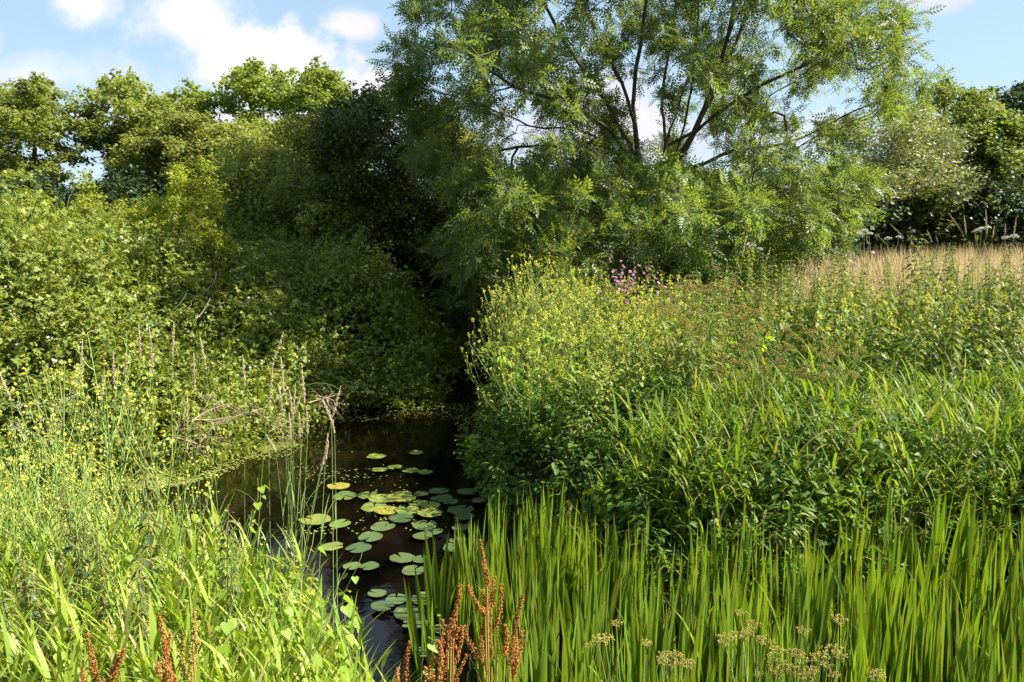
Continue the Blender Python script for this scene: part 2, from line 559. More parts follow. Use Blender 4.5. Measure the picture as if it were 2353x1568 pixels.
def mound(x, y):
    """height of the bramble surface on the left bank"""
    d = pdist(x, y, LEFTLINE, closed=False)
    h = 1.98 * (1 - np.exp(-d / 1.3)) + .10
    h += np.minimum(d, 1) * (.26 * wav(x, y, 1.1, 11) + .20 * wav(x, y, 2.9, 12) + .11 * wav(x, y, 7.5, 13))
    h += .35 * np.clip((-x - 3.5) / 3, 0, 1) * np.clip(d / 3, 0, 1)
    return h


def axis(lo, hi, dense_lo, dense_hi, step, grow=1.22):
    a = list(np.arange(dense_lo, dense_hi, step))
    s, x = step, dense_hi
    while x < hi:
        a.append(x)
        s *= grow
        x += s
    a.append(hi)
    s, x = step, dense_lo
    b = []
    while x > lo:
        s *= grow
        x -= s
        b.append(max(x, lo))
    return np.array(sorted(set(b + a)))


gx = axis(-900, 900, -9, 12, .16)
gy = axis(-300, 1500, 0, 22, .16)
XX, YY = np.meshgrid(gx, gy, indexing='ij')
ZZ = ground(XX, YY)
nx, ny = XX.shape
gi, gj = np.meshgrid(np.arange(nx - 1), np.arange(ny - 1), indexing='ij')
gf = np.stack([gi * ny + gj, (gi + 1) * ny + gj, (gi + 1) * ny + gj + 1, gi * ny + gj + 1], -1).reshape(-1, 4)
g = Geo()
g.add(np.stack([XX, YY, ZZ], -1), gf)
tag(link('ground', g.mesh('ground', ground_mat())), 'dark earth of the banks and meadow under the plants', 'ground', kind='structure')
g = Geo()
wx = np.linspace(-8, 8, 60)
wy = np.linspace(1.5, 36, 120)
A, B = np.meshgrid(wx, wy, indexing='ij')
i2, j2 = np.meshgrid(np.arange(59), np.arange(119), indexing='ij')
cen = inpoly(A, B, WATER) | (pdist(A, B, WATER) < .5)
keep = cen[:-1, :-1].ravel()
wf = np.stack([i2 * 120 + j2, (i2 + 1) * 120 + j2, (i2 + 1) * 120 + j2 + 1, i2 * 120 + j2 + 1], -1).reshape(-1, 4)[keep]
g.add(np.stack([A, B, np.zeros_like(A)], -1), wf)
tag(link('water', g.mesh('water', water_mat())), 'still dark brown stream water between the banks', 'water', kind='structure')

# ------------------------------------------------------------------ leaf templates (axis +Y, normal +Z)
DIAMOND = ([(0, 0, 0), (.5, .45, 0), (0, 1, 0), (-.5, .45, 0)], [(0, 1, 2, 3)], None)


def ovate(w=.5, fold=.12, droop=.12):
    v = [(0, 0, 0), (w * .42, .16, fold * .7), (w * .5, .42, fold), (w * .3, .75, fold * .3 - droop * .5), (0, 1, -droop), (-w * .3, .75, fold * .3 - droop * .5),
         (-w * .5, .42, fold), (-w * .42, .16, fold * .7), (0, .45, 0)]
    return (v, [(0, 1, 2, 8), (8, 2, 3, 4), (0, 8, 6, 7), (8, 4, 5, 6)], None)


OV = ovate(.55)
LANCE = ovate(.28, .06, .18)
HEART = ([(0, .12, 0), (.22, 0, .05), (.42, .12, .08), (.46, .34, .08), (.26, .68, .02), (0, 1, -.1), (-.26, .68, .02), (-.46, .34, .08), (-.42, .12, .08), (-.22, 0, .05), (0, .45, 0)],
         [(0, 1, 2, 10), (10, 2, 3, 4), (10, 4, 5, 6), (10, 6, 7, 8), (0, 10, 8, 9)], None)


def combine(tmpl, items):
    """several transformed copies of a template as one template; items = (x, y, z, angle, scale, tilt)"""
    V, F4, F3, n = [], [], [], 0
    tv = np.array(tmpl[0], float)
    for (x, y, z, a, s, tilt) in items:
        q = tv * s
        c, si = math.cos(tilt), math.sin(tilt)
        q = np.stack([q[:, 0], q[:, 1] * c + q[:, 2] * si, -q[:, 1] * si + q[:, 2] * c], -1)
        c, si = math.cos(a), math.sin(a)
        q = np.stack([q[:, 0] * c - q[:, 1] * si, q[:, 0] * si + q[:, 1] * c, q[:, 2]], -1) + (x, y, z)
        V.append(q)
        if tmpl[1]:
            F4 += [tuple(i + n for i in f) for f in tmpl[1]]
        if tmpl[2]:
            F3 += [tuple(i + n for i in f) for f in tmpl[2]]
        n += len(q)
    return (np.concatenate(V), F4, F3 or None)


LEAFLET = ([(0, 0, 0), (.19, .4, .03), (0, 1, -.06), (-.19, .4, .03)], [(0, 1, 2, 3)], None)
it = []
for k in range(4):
    y = .25 + k * .2
    s = .36 if k < 3 else .30
    it += [(.01, y, -.10 * y * y, -R(62 - 5 * k), s, .12), (-.01, y, -.10 * y * y, R(62 - 5 * k), s, .12)]
it.append((0, 1., -.1, 0, .36, .25))
ASHLEAF = combine(LEAFLET, it)
TRI = combine(ovate(.7, .1, .1), [(0, .3, 0, 0, .62, .1), (.05, .3, 0, -R(75), .52, .1), (-.05, .3, 0, R(75), .52, .1)])
CLUMP5 = combine(DIAMOND, [(0, 0, 0, R(a), s, tl) for a, s, tl in ((0, 1, .2), (70, .9, .5), (140, .8, -.2), (215, .95, .3), (290, .85, .1))])
OCTA = ([(.5, 0, 0), (-.5, 0, 0), (0, .5, 0), (0, -.5, 0), (0, 0, .5), (0, 0, -.5)], None,
        [(0, 2, 4), (2, 1, 4), (1, 3, 4), (3, 0, 4), (2, 0, 5), (1, 2, 5), (3, 1, 5), (0, 3, 5)])
QUADX = ([(-.5, -.5, 0), (.5, -.5, 0), (.5, .5, 0), (-.5, .5, 0), (-.5, 0, -.4), (.5, 0, -.4), (.5, 0, .4), (-.5, 0, .4)], [(0, 1, 2, 3), (4, 5, 6, 7)], None)


def flowers(g, pos, size):
    n = len(pos)
    g.stamp(QUADX, pos, frames(rdir(n), rdir(n, 1.)), np.full(n, size) * rng.uniform(.7, 1.3, n))


def seeds(g, pos, size, d=None):
    n = len(pos)
    d = rdir(n) if d is None else d
    sc = np.stack([np.full(n, size * .75), np.full(n, size * 1.4), np.full(n, size * .75)], -1) * rng.uniform(.75, 1.25, (n, 1))
    g.stamp(OCTA, pos, frames(d, rdir(n)), sc)


def bez(a, b, c, n):
    s = np.linspace(0, 1, n)[:, None]
    return a * (1 - s) ** 2 + 2 * b * s * (1 - s) + c * s * s


# ------------------------------------------------------------------ trees
def grow(limbs, targets, step=.4, arch=.25, tipr=.006, pw=2.2):
    """branch skeleton: hand-laid limbs (first starts at the root) then one branch to each target; returns chains and radii"""
    nodes, parent, chains = [], [], []

    def addchain(start, pts):
        idx = [start] if start is not None else []
        for p in pts:
            nodes.append(p)
            parent.append(idx[-1] if idx else -1)
            idx.append(len(nodes) - 1)
        chains.append(idx)

    for li, pts in enumerate(limbs):
        pts = np.asarray(pts, float)
        q = []
        for a, b in zip(pts[:-1], pts[1:]):
            m = max(1, int(np.linalg.norm(b - a) / step))
            q += [a + (b - a) * k / m for k in range(m)]
        q.append(pts[-1])
        q = np.array(q)
        if len(q) > 2:
            q[1:-1] = (q[:-2] + 2 * q[1:-1] + q[2:]) / 4 + rng.normal(size=(len(q) - 2, 3)) * step * .06
        if li == 0:
            addchain(None, q)
        else:
            arr = np.array(nodes)
            j = int(np.argmin(np.linalg.norm(arr - q[0], axis=1)))
            addchain(j, q[1:])
    arr = np.array(nodes)
    root = arr[0]
    dist = np.array([np.min(np.linalg.norm(arr - tg, axis=1)) for tg in targets])
    plen = [0.]
    for i in range(1, len(nodes)):
        plen.append(plen[parent[i]] + np.linalg.norm(nodes[i] - nodes[parent[i]]))
    buf = np.zeros((len(nodes) + len(targets) * 40, 3))
    pl = np.zeros(len(buf))
    n = len(nodes)
    buf[:n] = nodes
    pl[:n] = plen
    for ti in np.argsort(dist):
        tg = targets[ti]
        dv = tg - buf[:n]
        D = np.linalg.norm(dv, axis=1)
        cost = D + .12 * (pl[:n] + D) + np.where(dv[:, 2] < -.3 * D, .25 * D, 0)
        cost[:2] += 5
        j = int(np.argmin(cost))
        A = buf[j].copy()
        L = D[j]
        pj = parent[j]
        pd = norm(A - nodes[pj]) if pj >= 0 else np.array([0, 0, 1.])
        mid = A + pd * L * .3 + (tg - A) * .25 + np.array([0, 0, arch * L * .4]) + rng.normal(size=3) * L * .07
        m = min(38, max(2, int(L / step) + 1))
        pts = bez(A, mid, tg, m + 1)[1:]
        if m > 2:
            pts[:-1] += rng.normal(size=(m - 1, 3)) * step * .07
        addchain(j, pts)
        for k, p in enumerate(pts):
            buf[n] = p
            pl[n] = pl[parent[n]] + np.linalg.norm(p - buf[parent[n]])
            n += 1
    rad = np.zeros(len(nodes))
    acc = np.zeros(len(nodes))
    for i in range(len(nodes) - 1, -1, -1):
        rad[i] = max(acc[i], tipr ** pw) ** (1 / pw)
        if parent[i] >= 0:
            acc[parent[i]] += rad[i] ** pw * (1.0 if acc[i] > 0 else 1.)
    return np.array(nodes), chains, rad


def wood(nodes, chains, rad, mat, name, big=7, rmax=9.):
    g = Geo()
    for ch in chains:
        if len(ch) < 2:
            continue
        pts, r = nodes[ch], np.minimum(rad[ch], rmax).copy()
        if len(ch) > 1:
            r[0] = min(r[0], r[1] * 1.15)
        g.tube(pts, r, sides=big if r.max() > .05 else (5 if r.max() > .02 else 3))
    return g.mesh(name, mat)


def crown_targets(poly, Y, T, n, gaps=(), cu=None, minsep=0., dshift=None, edge=.35, clump=.045, front=(), amp=.85, inset=0.):
    """branch ends spread through a crown: outline as seen, depth from its roundness"""
    poly = np.asarray(poly, float)
    cu = poly[:, 0].mean() if cu is None else cu
    pts = sample_poly(poly, n * 5)
    if clump:
        sd_ = int(rng.integers(1, 9999))
        k = 1.3 - amp + amp * wav(pts[:, 0], pts[:, 1], clump, sd_)
        pts = pts[rng.uniform(0, 1, len(pts)) < np.clip(k, .06, 1)]
    # even spacing
    if inset:
        pts = pts[pdist(pts[:, 0], pts[:, 1], poly) > inset]
    keep = []
    sep = minsep
    for p in pts:
        if any(((p[0] - a) / ra) ** 2 + ((p[1] - b) / rb) ** 2 < 1 for a, b, ra, rb in gaps):
            continue
        keep.append(p)
        if len(keep) >= n:
            break
    pts = np.array(keep)
    e = pdist(pts[:, 0], pts[:, 1], poly)
    scale = np.percentile(e, 92)
    half = T * np.sqrt(np.clip(1 - (1 - np.clip(e / scale, 0, 1)) ** 2, edge ** 2, 1))
    dep = rng.uniform(-1, 1, len(pts))
    dep = np.sign(dep) * np.abs(dep) ** .7
    for a, b, ra, rb in front:
        f_ = (((pts[:, 0] - a) / ra) ** 2 + ((pts[:, 1] - b) / rb) ** 2 < 1) & (dep < .1)
        dep = np.where(f_, np.abs(dep) + .1, dep)
    YY_ = Y + half * dep
    if clump:
        YY_ = YY_ + T * .5 * wav(pts[:, 0], pts[:, 1], clump * 1.6, sd_ + 1)
    if dshift is not None:
        YY_ = YY_ + dshift(pts)
    return P(pts[:, 0], pts[:, 1], YY_)


def leafcloud(targets, per, radius, size, tmpl, mat, name, up=1.2, flat=.7, szvar=.35, droop=.0, lobes=5, g=None):
    """leaves in small bunches round each branch end, facing mostly up and outwards"""
    n = len(targets)
    more = g is not None
    g = g or Geo()
    sub = targets[:, None] + rng.normal(size=(n, lobes, 3)) * radius * np.array([.75, .75, .6 * flat])
    sub = sub.reshape(-1, 3)
    k = max(1, per // lobes)
    off = rng.normal(size=(len(sub), k, 3)) * radius * .36 * np.array([1, 1, flat])
    pos = (sub[:, None] + off).reshape(-1, 3)
    nrm = norm(off.reshape(-1, 3) * 1.2 / radius + rng.normal(size=(len(pos), 3)) * .55 + np.array([0, 0, up]))
    d = hdir(len(pos))
    d[:, 2] = rng.normal(size=len(pos)) * .4 - droop
    g.stamp(tmpl, pos, frames(d, nrm), size * rng.uniform(1 - szvar, 1 + szvar, len(pos)))
    return g if more else g.mesh(name, mat)


def tree(name, label, cat, poly, Y, T, n, per, radius, size, mat, bark, base_u, tmpl=DIAMOND, gaps=(), group=None, limbs=None, arch=.25, tipr=.012, up=1.2, flat=.7, droop=0., step=.6, trunk_top=None, lobes=5, edge=.35):
    tg = crown_targets(poly, Y, T, n, gaps, edge=edge, amp=.72 if Y > 35 else .85, inset=radius * FPX / Y * .3)
    pz = np.asarray(poly, float)
    vt = pz[:, 1].min() * .6 + pz[:, 1].max() * .4 if trunk_top is None else trunk_top
    b = P(base_u, 600, Y)
    b[2] = ground(b[0], b[1]) - .05
    top = P(pz[:, 0].mean() * .6 + base_u * .4, vt, Y)
    if limbs is None:
        limbs = [[b, b * .6 + top * .4 + rng.normal(size=3) * .15, top]]
    tipr = tipr * (1.7 if Y > 35 else 1)
    sel = tg if len(tg) < 260 else tg[rng.choice(len(tg), 260, replace=False)]
    nodes, chains, rad = grow(limbs, sel, step=step, arch=arch, tipr=tipr)
    r0 = b.copy()
    root = link(name, None)
    root.empty_display_size = .2
    root.location = r0
    tag(root, label, cat, group)
    link('trunk', wood(nodes - r0, chains, rad, bark, name + '_trunk'), root)
    g = leafcloud(tg - r0, per, radius, size, tmpl, mat, name, up=up, flat=flat, droop=droop, lobes=lobes, g=Geo())
    # leafy sprigs that break the outline
    mid = tg.mean(0)
    far_ = np.argsort(-np.linalg.norm((tg - mid) * np.array([1, .6, 1]), axis=1) - 1.2 * (tg - mid)[:, 2] / max(np.ptp(tg[:, 2]), .1))[:max(14, len(tg) // 4)]
    sg = []
    for j in far_:
        d = norm(norm(tg[j] - mid) + np.array([0, 0, .5]) + rng.normal(size=3) * .4)
        L = radius * rng.uniform(.4, 1.4)
        for f in (.35, .6, .8, 1.):
            sg.append(tg[j] + d * (radius * .4 + L * f) + rng.normal(size=3) * radius * .08)
    leafcloud(np.array(sg) - r0, max(8, per // 10), radius * .28, size * .9, tmpl, mat, name, up=up, lobes=2, g=g)
    link('crown', g.mesh(name + '_crown', mat), root)
    return root


# the big ash --------------------------------------------------------
AY = 14.5
ASHPOLY = [(885, 150), (930, 105), (960, 75), (950, 0), (960, -120), (1060, -300), (1280, -470), (1550, -540), (1820, -430), (1990, -200), (2050, 10), (2095, 90), (2060, 150), (2115, 185), (2100, 240),
           (2010, 260), (1960, 300), (1930, 350), (1990, 390), (1995, 440), (1940, 500), (1920, 540), (1850, 560), (1780, 600), (1700, 615), (1600, 640), (1450, 640), (1380, 700), (1250, 730),
           (1150, 720), (1060, 690), (1010, 670), (1030, 600), (1000, 570), (1020, 500), (1080, 450), (1050, 400), (980, 380), (940, 330), (950, 270), (915, 230), (905, 190)]
ASHGAPS = [(1330, 297, 95, 26), (1450, 245, 24, 40), (1805, 312, 55, 30), (1960, 190, 42, 28), (1930, 255, 50, 20), (1500, 300, 22, 60), (1290, 60, 20, 14), (1240, 370, 60, 14), (1560, 180, 16, 30), (1760, 130, 26, 14), (1050, 60, 26, 14), (1180, 120, 22, 16), (1350, 150, 18, 22), (1860, 220, 24, 12), (1410, 40, 16, 18)]


def LP(seq, y0=AY):
    return np.array([P(a[0], a[1], y0 + (a[2] if len(a) > 2 else 0)) for a in seq])


ab = P(1500, 640, AY)
ab[2] = ground(ab[0], ab[1]) - .1
limbs = [np.vstack([ab[None], LP([(1500, 560), (1492, 470), (1470, 380), (1458, 290), (1452, 200), (1470, 110), (1485, 30), (1490, -100), (1480, -220)])]),
         LP([(1495, 520), (1515, 430), (1530, 340, .2), (1552, 260, .4), (1580, 190, .6), (1605, 110, .7), (1640, 20, .7), (1680, -90, .8)]),
         LP([(1530, 330, .2), (1520, 250, 1.), (1530, 160, 1.6), (1545, 60, 2.), (1560, -60, 2.3)]),
         LP([(1458, 270), (1425, 190, -.2), (1392, 110, -.3), (1350, 40, -.4), (1310, -40, -.5)]),
         LP([(1480, 420), (1430, 330, -.3), (1370, 275, -.6), (1300, 240, -.8), (1240, 225, -1.), (1180, 195, -1.2), (1090, 145, -1.4), (1000, 110, -1.4)]),
         LP([(1480, 420), (1430, 348, .3), (1370, 325, .5), (1290, 332, .6), (1200, 338, .6), (1130, 345, .5), (1060, 370, .3)]),
         LP([(1400, 330, .4), (1330, 290, .8), (1250, 300, 1.2), (1150, 260, 1.5), (1050, 220, 1.6), (960, 200, 1.5)]),
         LP([(1535, 325, .2), (1600, 300, 0), (1690, 230, -.3), (1760, 190, -.5), (1850, 150, -.6), (1950, 110, -.5), (2040, 90, -.4)]),
         LP([(1515, 420), (1620, 370, .4), (1720, 335, .8), (1800, 335, 1.), (1900, 290, 1.), (1980, 245, .8), (2080, 205, .6)]),
         LP([(1505, 480), (1600, 430, -.6), (1700, 405, -1.), (1760, 418, -1.2), (1850, 440, -1.2), (1950, 430, -1.)]),
         LP([(1500, 500), (1525, 470, -.9), (1560, 470, -1.8), (1610, 500, -2.5)]),
         LP([(1495, 530), (1420, 500, -.6), (1310, 490, -1.), (1230, 450, -1.2), (1190, 520, -1.4), (1170, 600, -1.5)]),
         LP([(1470, 380), (1440, 420, -1.2), (1380, 430, -1.8), (1320, 470, -2.2)]),
         LP([(1505, 470), (1560, 370, .3), (1610, 270, .5), (1660, 170, .6), (1710, 60, .6), (1750, -60, .6)]),
         LP([(1520, 400), (1590, 310, -.5), (1640, 200, -.9), (1670, 90, -1.1), (1690, -30, -1.2)]),
         LP([(1470, 370), (1400, 250, .4), (1330, 150, .7), (1270, 60, .9), (1230, -40, .9)]),
         LP([(1500, 470), (1545, 380, -.4), (1570, 290, -.7), (1590, 200, -.9), (1600, 80, -1.)])]


def ashshift(p):
    return np.where(p[:, 1] > 420, np.where(p[:, 0] > 1450, -.9, -.5), 0.)


tg = crown_targets(ASHPOLY, AY, 3.0, 920, ASHGAPS, dshift=ashshift, edge=.3, clump=.036, amp=.7, front=[(1460, 220, 60, 190), (1540, 270, 60, 120), (1480, 60, 60, 90), (1380, 290, 90, 60), (1640, 270, 110, 50)])
tg = np.vstack([tg, crown_targets([(1000, 570), (1030, 480), (1100, 400), (1250, 370), (1420, 390), (1600, 400), (1800, 420), (1960, 420), (1930, 520), (1840, 560), (1700, 610), (1600, 640), (1450, 640), (1380, 700), (1250, 730), (1150, 720), (1020, 670), (1030, 600)], AY, 2.8, 330, dshift=ashshift, clump=.04, amp=.35)])
nodes, chains, rad = grow(limbs, tg, step=.3, arch=.3, tipr=.0075, pw=2.3)
root = link('ash_tree', None)
root.location = ab
tag(root, 'large leafy ash tree with several dark stems on the right bank of the stream', 'tree')
link('trunk', wood(nodes - ab, chains, rad, M['bark'], 'ash_trunk', rmax=.15), root)
NS = 6
cen = P(1500, 420, AY)
sh0 = np.repeat(tg, NS, 0)
out = norm(np.repeat(tg - cen, NS, 0) * np.array([1, 1, .5]))
sdv = norm(out * .7 + rng.normal(size=(len(sh0), 3)) * .75 + np.array([0, 0, .05]))
sl_ = rng.uniform(.2, .5, len(sh0))
g = Geo()
gt = Geo()
NL = 8
ss = np.linspace(.25, 1, NL)
sag = np.array([0, 0, -1.])
lp = sh0[:, None] + sdv[:, None] * (sl_[:, None, None] * ss[None, :, None]) + sag * (.14 * sl_[:, None, None] * ss[None, :, None] ** 2)
lp = lp.reshape(-1, 3)
ld = np.repeat(sdv, NL, 0) * .5 + rng.normal(size=(len(lp), 3)) * .7 + np.array([0, 0, -.12])
nn = norm(rng.normal(size=(len(lp), 3)) * .62 + np.array([0, 0, 1.]))
g.stamp(ASHLEAF, lp - ab, frames(ld, nn), rng.uniform(.145, .25, len(lp)))
link('crown', g.mesh('ash_crown', M['ash'], smooth=False), root)
for k in range(0, len(sh0)):
    s3 = np.array([0, .5, 1.])[:, None]
    gt.tube(sh0[k] - ab + sdv[k] * sl_[k] * s3 + sag * .14 * sl_[k] * s3 ** 2, [.0045, .0035, .002], sides=3)
link('twigs', gt.mesh('ash_twigs', M['barkpale']), root)

# hawthorns ----------------------------------------------------------
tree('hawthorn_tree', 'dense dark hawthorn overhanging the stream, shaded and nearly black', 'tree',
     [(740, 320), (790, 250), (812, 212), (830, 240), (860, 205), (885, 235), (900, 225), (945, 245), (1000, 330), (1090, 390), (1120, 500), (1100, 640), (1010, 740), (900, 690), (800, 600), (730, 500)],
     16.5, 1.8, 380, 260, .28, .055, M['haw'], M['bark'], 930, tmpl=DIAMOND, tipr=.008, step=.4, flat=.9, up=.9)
tree('hawthorn_tree', 'hawthorn left of the dark one, sunlight painted in as lighter olive leaves', 'tree',
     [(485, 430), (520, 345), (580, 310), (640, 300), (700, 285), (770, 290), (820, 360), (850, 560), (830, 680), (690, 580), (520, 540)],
     17.2, 1.8, 300, 240, .28, .055, M['olive'], M['bark'], 680, tmpl=DIAMOND, tipr=.008, step=.4, flat=.9, up=.9)  # lighter olive leaf colour stands in for sunlight on this hawthorn

# trees beyond the left bank -------------------------------------------
FG = 'trees beyond the left bank'
tree('field_tree', 'tall spreading tree at the left edge with open branches', 'tree',
     [(-120, 330), (-90, 230), (-30, 185), (20, 175), (60, 170), (110, 200), (160, 235), (215, 250), (240, 310), (250, 350), (195, 345), (180, 385), (130, 400), (110, 490), (-120, 500)],
     40, 3.6, 260, 190, .52, .145, M['fartree'], M['bark'], 75, gaps=[(205, 362, 30, 22), (60, 300, 14, 12), (30, 350, 20, 8), (150, 330, 16, 8)], group=FG, flat=.6)
tree('field_tree', 'rounded tree behind, second from the left edge', 'tree',
     [(205, 220), (260, 190), (330, 178), (390, 205), (405, 250), (435, 300), (430, 420), (380, 490), (240, 490), (225, 420), (255, 330)],
     42, 3.2, 210, 190, .52, .145, M['fartree'], M['bark'], 330, gaps=[(262, 300, 10, 14)], group=FG, flat=.6)
tree('field_tree', 'olive bushy tree under the second rounded crown on the left', 'tree',
     [(290, 340), (340, 300), (400, 270), (440, 290), (470, 340), (470, 470), (300, 480)], 36, 2.4, 130, 240, .48, .13, M['olive'], M['bark'], 390, group=FG)
tree('field_tree', 'tall bright green tree with open crown against the white cloud', 'tree',
     [(400, 265), (430, 212), (470, 205), (498, 235), (505, 180), (560, 160), (605, 148), (645, 175), (662, 215), (680, 260), (690, 330), (640, 420), (500, 440), (420, 430)],
     44, 3.2, 250, 180, .50, .15, M['maple'], M['bark'], 600, gaps=[(610, 285, 18, 12), (655, 300, 12, 10), (485, 290, 8, 10)], group=FG, flat=.55)
tree('field_tree', 'bright green domed tree just left of the hawthorn top', 'tree',
     [(640, 210), (690, 168), (740, 158), (775, 185), (798, 235), (830, 300), (840, 400), (680, 420), (650, 300)], 43, 2.8, 170, 180, .50, .15, M['maple'], M['bark'], 720, group=FG, flat=.55)
tree('field_tree', 'low leafy tree between the bright tree and the sunlit hawthorn', 'tree',
     [(400, 400), (430, 310), (500, 280), (570, 300), (640, 290), (720, 330), (720, 470), (400, 470)], 33, 2.2, 160, 240, .48, .125, M['olive'], M['bark'], 540, group=FG)
tree('dark_shrub', 'dark shrub in the hedge line behind the brambles on the far left', 'shrub',
     [(-140, 420), (20, 400), (120, 410), (240, 420), (270, 560), (-140, 560)], 34, 2., 110, 130, .5, .16, M['dark'], M['bark'], 60, group='hedge shrubs behind the left bank')
tree('dark_shrub', 'dark shrub in the hedge line behind the yellow-green shoots', 'shrub',
     [(190, 430), (260, 390), (380, 420), (520, 400), (560, 600), (200, 570)], 32, 2., 110, 130, .5, .16, M['dark'], M['bark'], 370, group='hedge shrubs behind the left bank')
tree('dark_shrub', 'added dark shrub closing the stream under the hawthorn against light leaks', 'shrub',
     [(520, 480), (700, 400), (900, 420), (1100, 440), (1130, 690), (1000, 800), (800, 760), (520, 640)], 22, 2.2, 210, 130, .5, .13, M['dark'], M['bark'], 800, group='shrubs added behind the stream to stop light leaks')  # first of three dark shrubs added as backing against light leaks
tree('dark_shrub', 'added dark shrub blocking light leaks behind the drooping ash branches', 'shrub',
     [(1050, 460), (1200, 430), (1350, 440), (1450, 470), (1480, 700), (1250, 790), (1040, 790)], 21, 2., 170, 130, .5, .13, M['dark'], M['bark'], 1250, group='shrubs added behind the stream to stop light leaks')
tree('dark_shrub', 'added dark shrub blocking light leaks behind the lower trunk of the ash', 'shrub',
     [(1420, 480), (1560, 440), (1720, 470), (1900, 470), (1940, 640), (1430, 680)], 21, 2., 150, 130, .5, .13, M['dark'], M['bark'], 1650, group='shrubs added behind the stream to stop light leaks')
tree('willow_tree', 'pale yellow-green tree glimpsed behind the left side of the ash', 'tree',
     [(960, 400), (1000, 320), (1040, 290), (1090, 310), (1120, 370), (1180, 400), (1250, 450), (1000, 470)], 30, 1.6, 90, 110, .42, .13, M['pale'], M['bark'], 1060)
tree('field_tree', 'distant green tree low behind the ash trunk', 'tree',
     [(1120, 390), (1250, 380), (1400, 395), (1520, 400), (1700, 400), (1850, 420), (1880, 520), (1120, 520)], 48, 2.6, 150, 110, .7, .24, M['fartree'], M['bark'], 1450)
# right side
RG = 'trees beyond the meadow on the right'
tree('willow_tree', 'broad grey-green willow beyond the meadow, right of the ash', 'tree',
     [(1925, 340), (1955, 285), (2040, 262), (2110, 250), (2170, 295), (2215, 330), (2235, 390), (2215, 460), (2170, 520), (2100, 560), (1930, 560), (1915, 430)],
     27, 2.6, 360, 170, .44, .125, M['willow'], M['barkpale'], 2070, tmpl=LEAFLET, group=RG, up=.8, flat=.8)
tree('slender_tree', 'thin airy young tree rising behind the willow', 'tree',
     [(2118, 300), (2135, 225), (2160, 190), (2185, 195), (2200, 250), (2205, 320), (2180, 400), (2130, 400)], 33, .9, 60, 110, .40, .11, M['rtree'], M['bark'], 2160, group=RG, gaps=[(2172, 330, 12, 14)], flat=.7)
tree('field_tree', 'light green tree right of the willow with pointed top', 'tree',
     [(2195, 300), (2210, 235), (2250, 210), (2282, 255), (2300, 300), (2310, 420), (2200, 460)], 31, 1.8, 160, 230, .46, .115, M['rtree'], M['bark'], 2250, group=RG)
tree('field_tree', 'leafy green tree at the right edge in front of the dark oak', 'tree',
     [(2270, 300), (2320, 270), (2380, 290), (2480, 300), (2500, 520), (2250, 520), (2240, 400)], 30, 2.2, 210, 230, .46, .115, M['rtree'], M['bark'], 2370, group=RG)
tree('oak_tree', 'dark green oak top at the right edge of the sky', 'tree',
     [(2285, 240), (2310, 222), (2345, 205), (2440, 200), (2500, 260), (2500, 420), (2290, 420)], 38, 2.6, 150, 240, .56, .14, M['dark'], M['bark'], 2390, group=RG)
HG = 'hedge shrubs along the far side of the meadow'
tree('hedge_shrub', 'dark hedge shrub at the foot of the grey-green willow', 'shrub',
     [(1900, 480), (1980, 440), (2060, 460), (2120, 470), (2140, 590), (1900, 590)], 24.5, 1.2, 120, 120, .42, .12, M['dark'], M['bark'], 2010, group=HG)
tree('hedge_shrub', 'hedge shrub with light green top right of the willow', 'shrub',
     [(2090, 480), (2150, 440), (2200, 435), (2240, 460), (2260, 590), (2090, 590)], 24.5, 1.2, 110, 120, .42, .12, M['haw'], M['bark'], 2170, group=HG)
tree('hedge_shrub', 'dark hedge shrub at the right edge of the meadow', 'shrub',
     [(2230, 450), (2330, 430), (2460, 440), (2520, 590), (2230, 590)], 24.5, 1.2, 130, 120, .42, .12, M['dark'], M['bark'], 2360, group=HG)

# ------------------------------------------------------------------ brambles on the left bank
bx0 = rng.uniform(-10, -.6, 260000)
by0 = rng.uniform(6.1, 17, 260000)


def leftside(x, y):
    xl = np.interp(y, [6.1, 6.7, 7.05, 7.75, 8.65, 9.5, 10.7, 11.25, 13, 16, 24], [-9, -6.2, -5.2, -4.0, -3.1, -2.65, -2.2, -1.05, -.9, -.75, -.6])
    return x < xl


ok = leftside(bx0, by0)
dl_ = pdist(bx0, by0, LEFTLINE, closed=False)
ok &= ~((bx0 > -4.0) & (bx0 < -2.25) & (dl_ < .25) & (rng.uniform(0, 1, len(bx0)) < .5))
bx0, by0 = bx0[ok], by0[ok]
dens = .55 + .45 * wav(bx0, by0, 2.2, 21)
ok = (rng.uniform(0, 1, len(bx0)) < np.clip(dens + .25, .15, 1)) & (np.abs(bx0) < by0 * .72 + .8)
bx0, by0 = bx0[ok][:98000], by0[ok][:98000]
bz0 = mound(bx0, by0)
e = .05
gxn = (mound(bx0 + e, by0) - bz0) / e
gyn = (mound(bx0, by0 + e) - bz0) / e
sn = norm(np.stack([-gxn, -gyn, np.ones_like(gxn)], -1))
bp = np.stack([bx0, by0, bz0], -1) + sn * (rng.normal(size=len(bx0)) * .16 - .04)[:, None]
nn = norm(sn * .6 + np.array([0, 0, .7]) + rng.normal(size=bp.shape) * .6)
bd = sn * .5 + rng.normal(size=bp.shape) * .8 + np.array([0, 0, -.25])
MC = np.array([(-5.4, 8.4), (-3.6, 9.9), (-6.8, 11.5), (-2.3, 13)])
which = np.argmin(np.hypot(bp[:, None, 0] + .3 * wav(bp[:, 0], bp[:, 1], 2., 5)[:, None] - MC[None, :, 0], bp[:, None, 1] - MC[None, :, 1]), 1)
BL = ['sunlit bramble thicket at the left edge rising from the water', 'sunlit bramble mound with dead twigs at its foot by the water', 'bramble thicket along the top of the left bank', 'shaded bramble thicket hanging over the stream below the hawthorn']
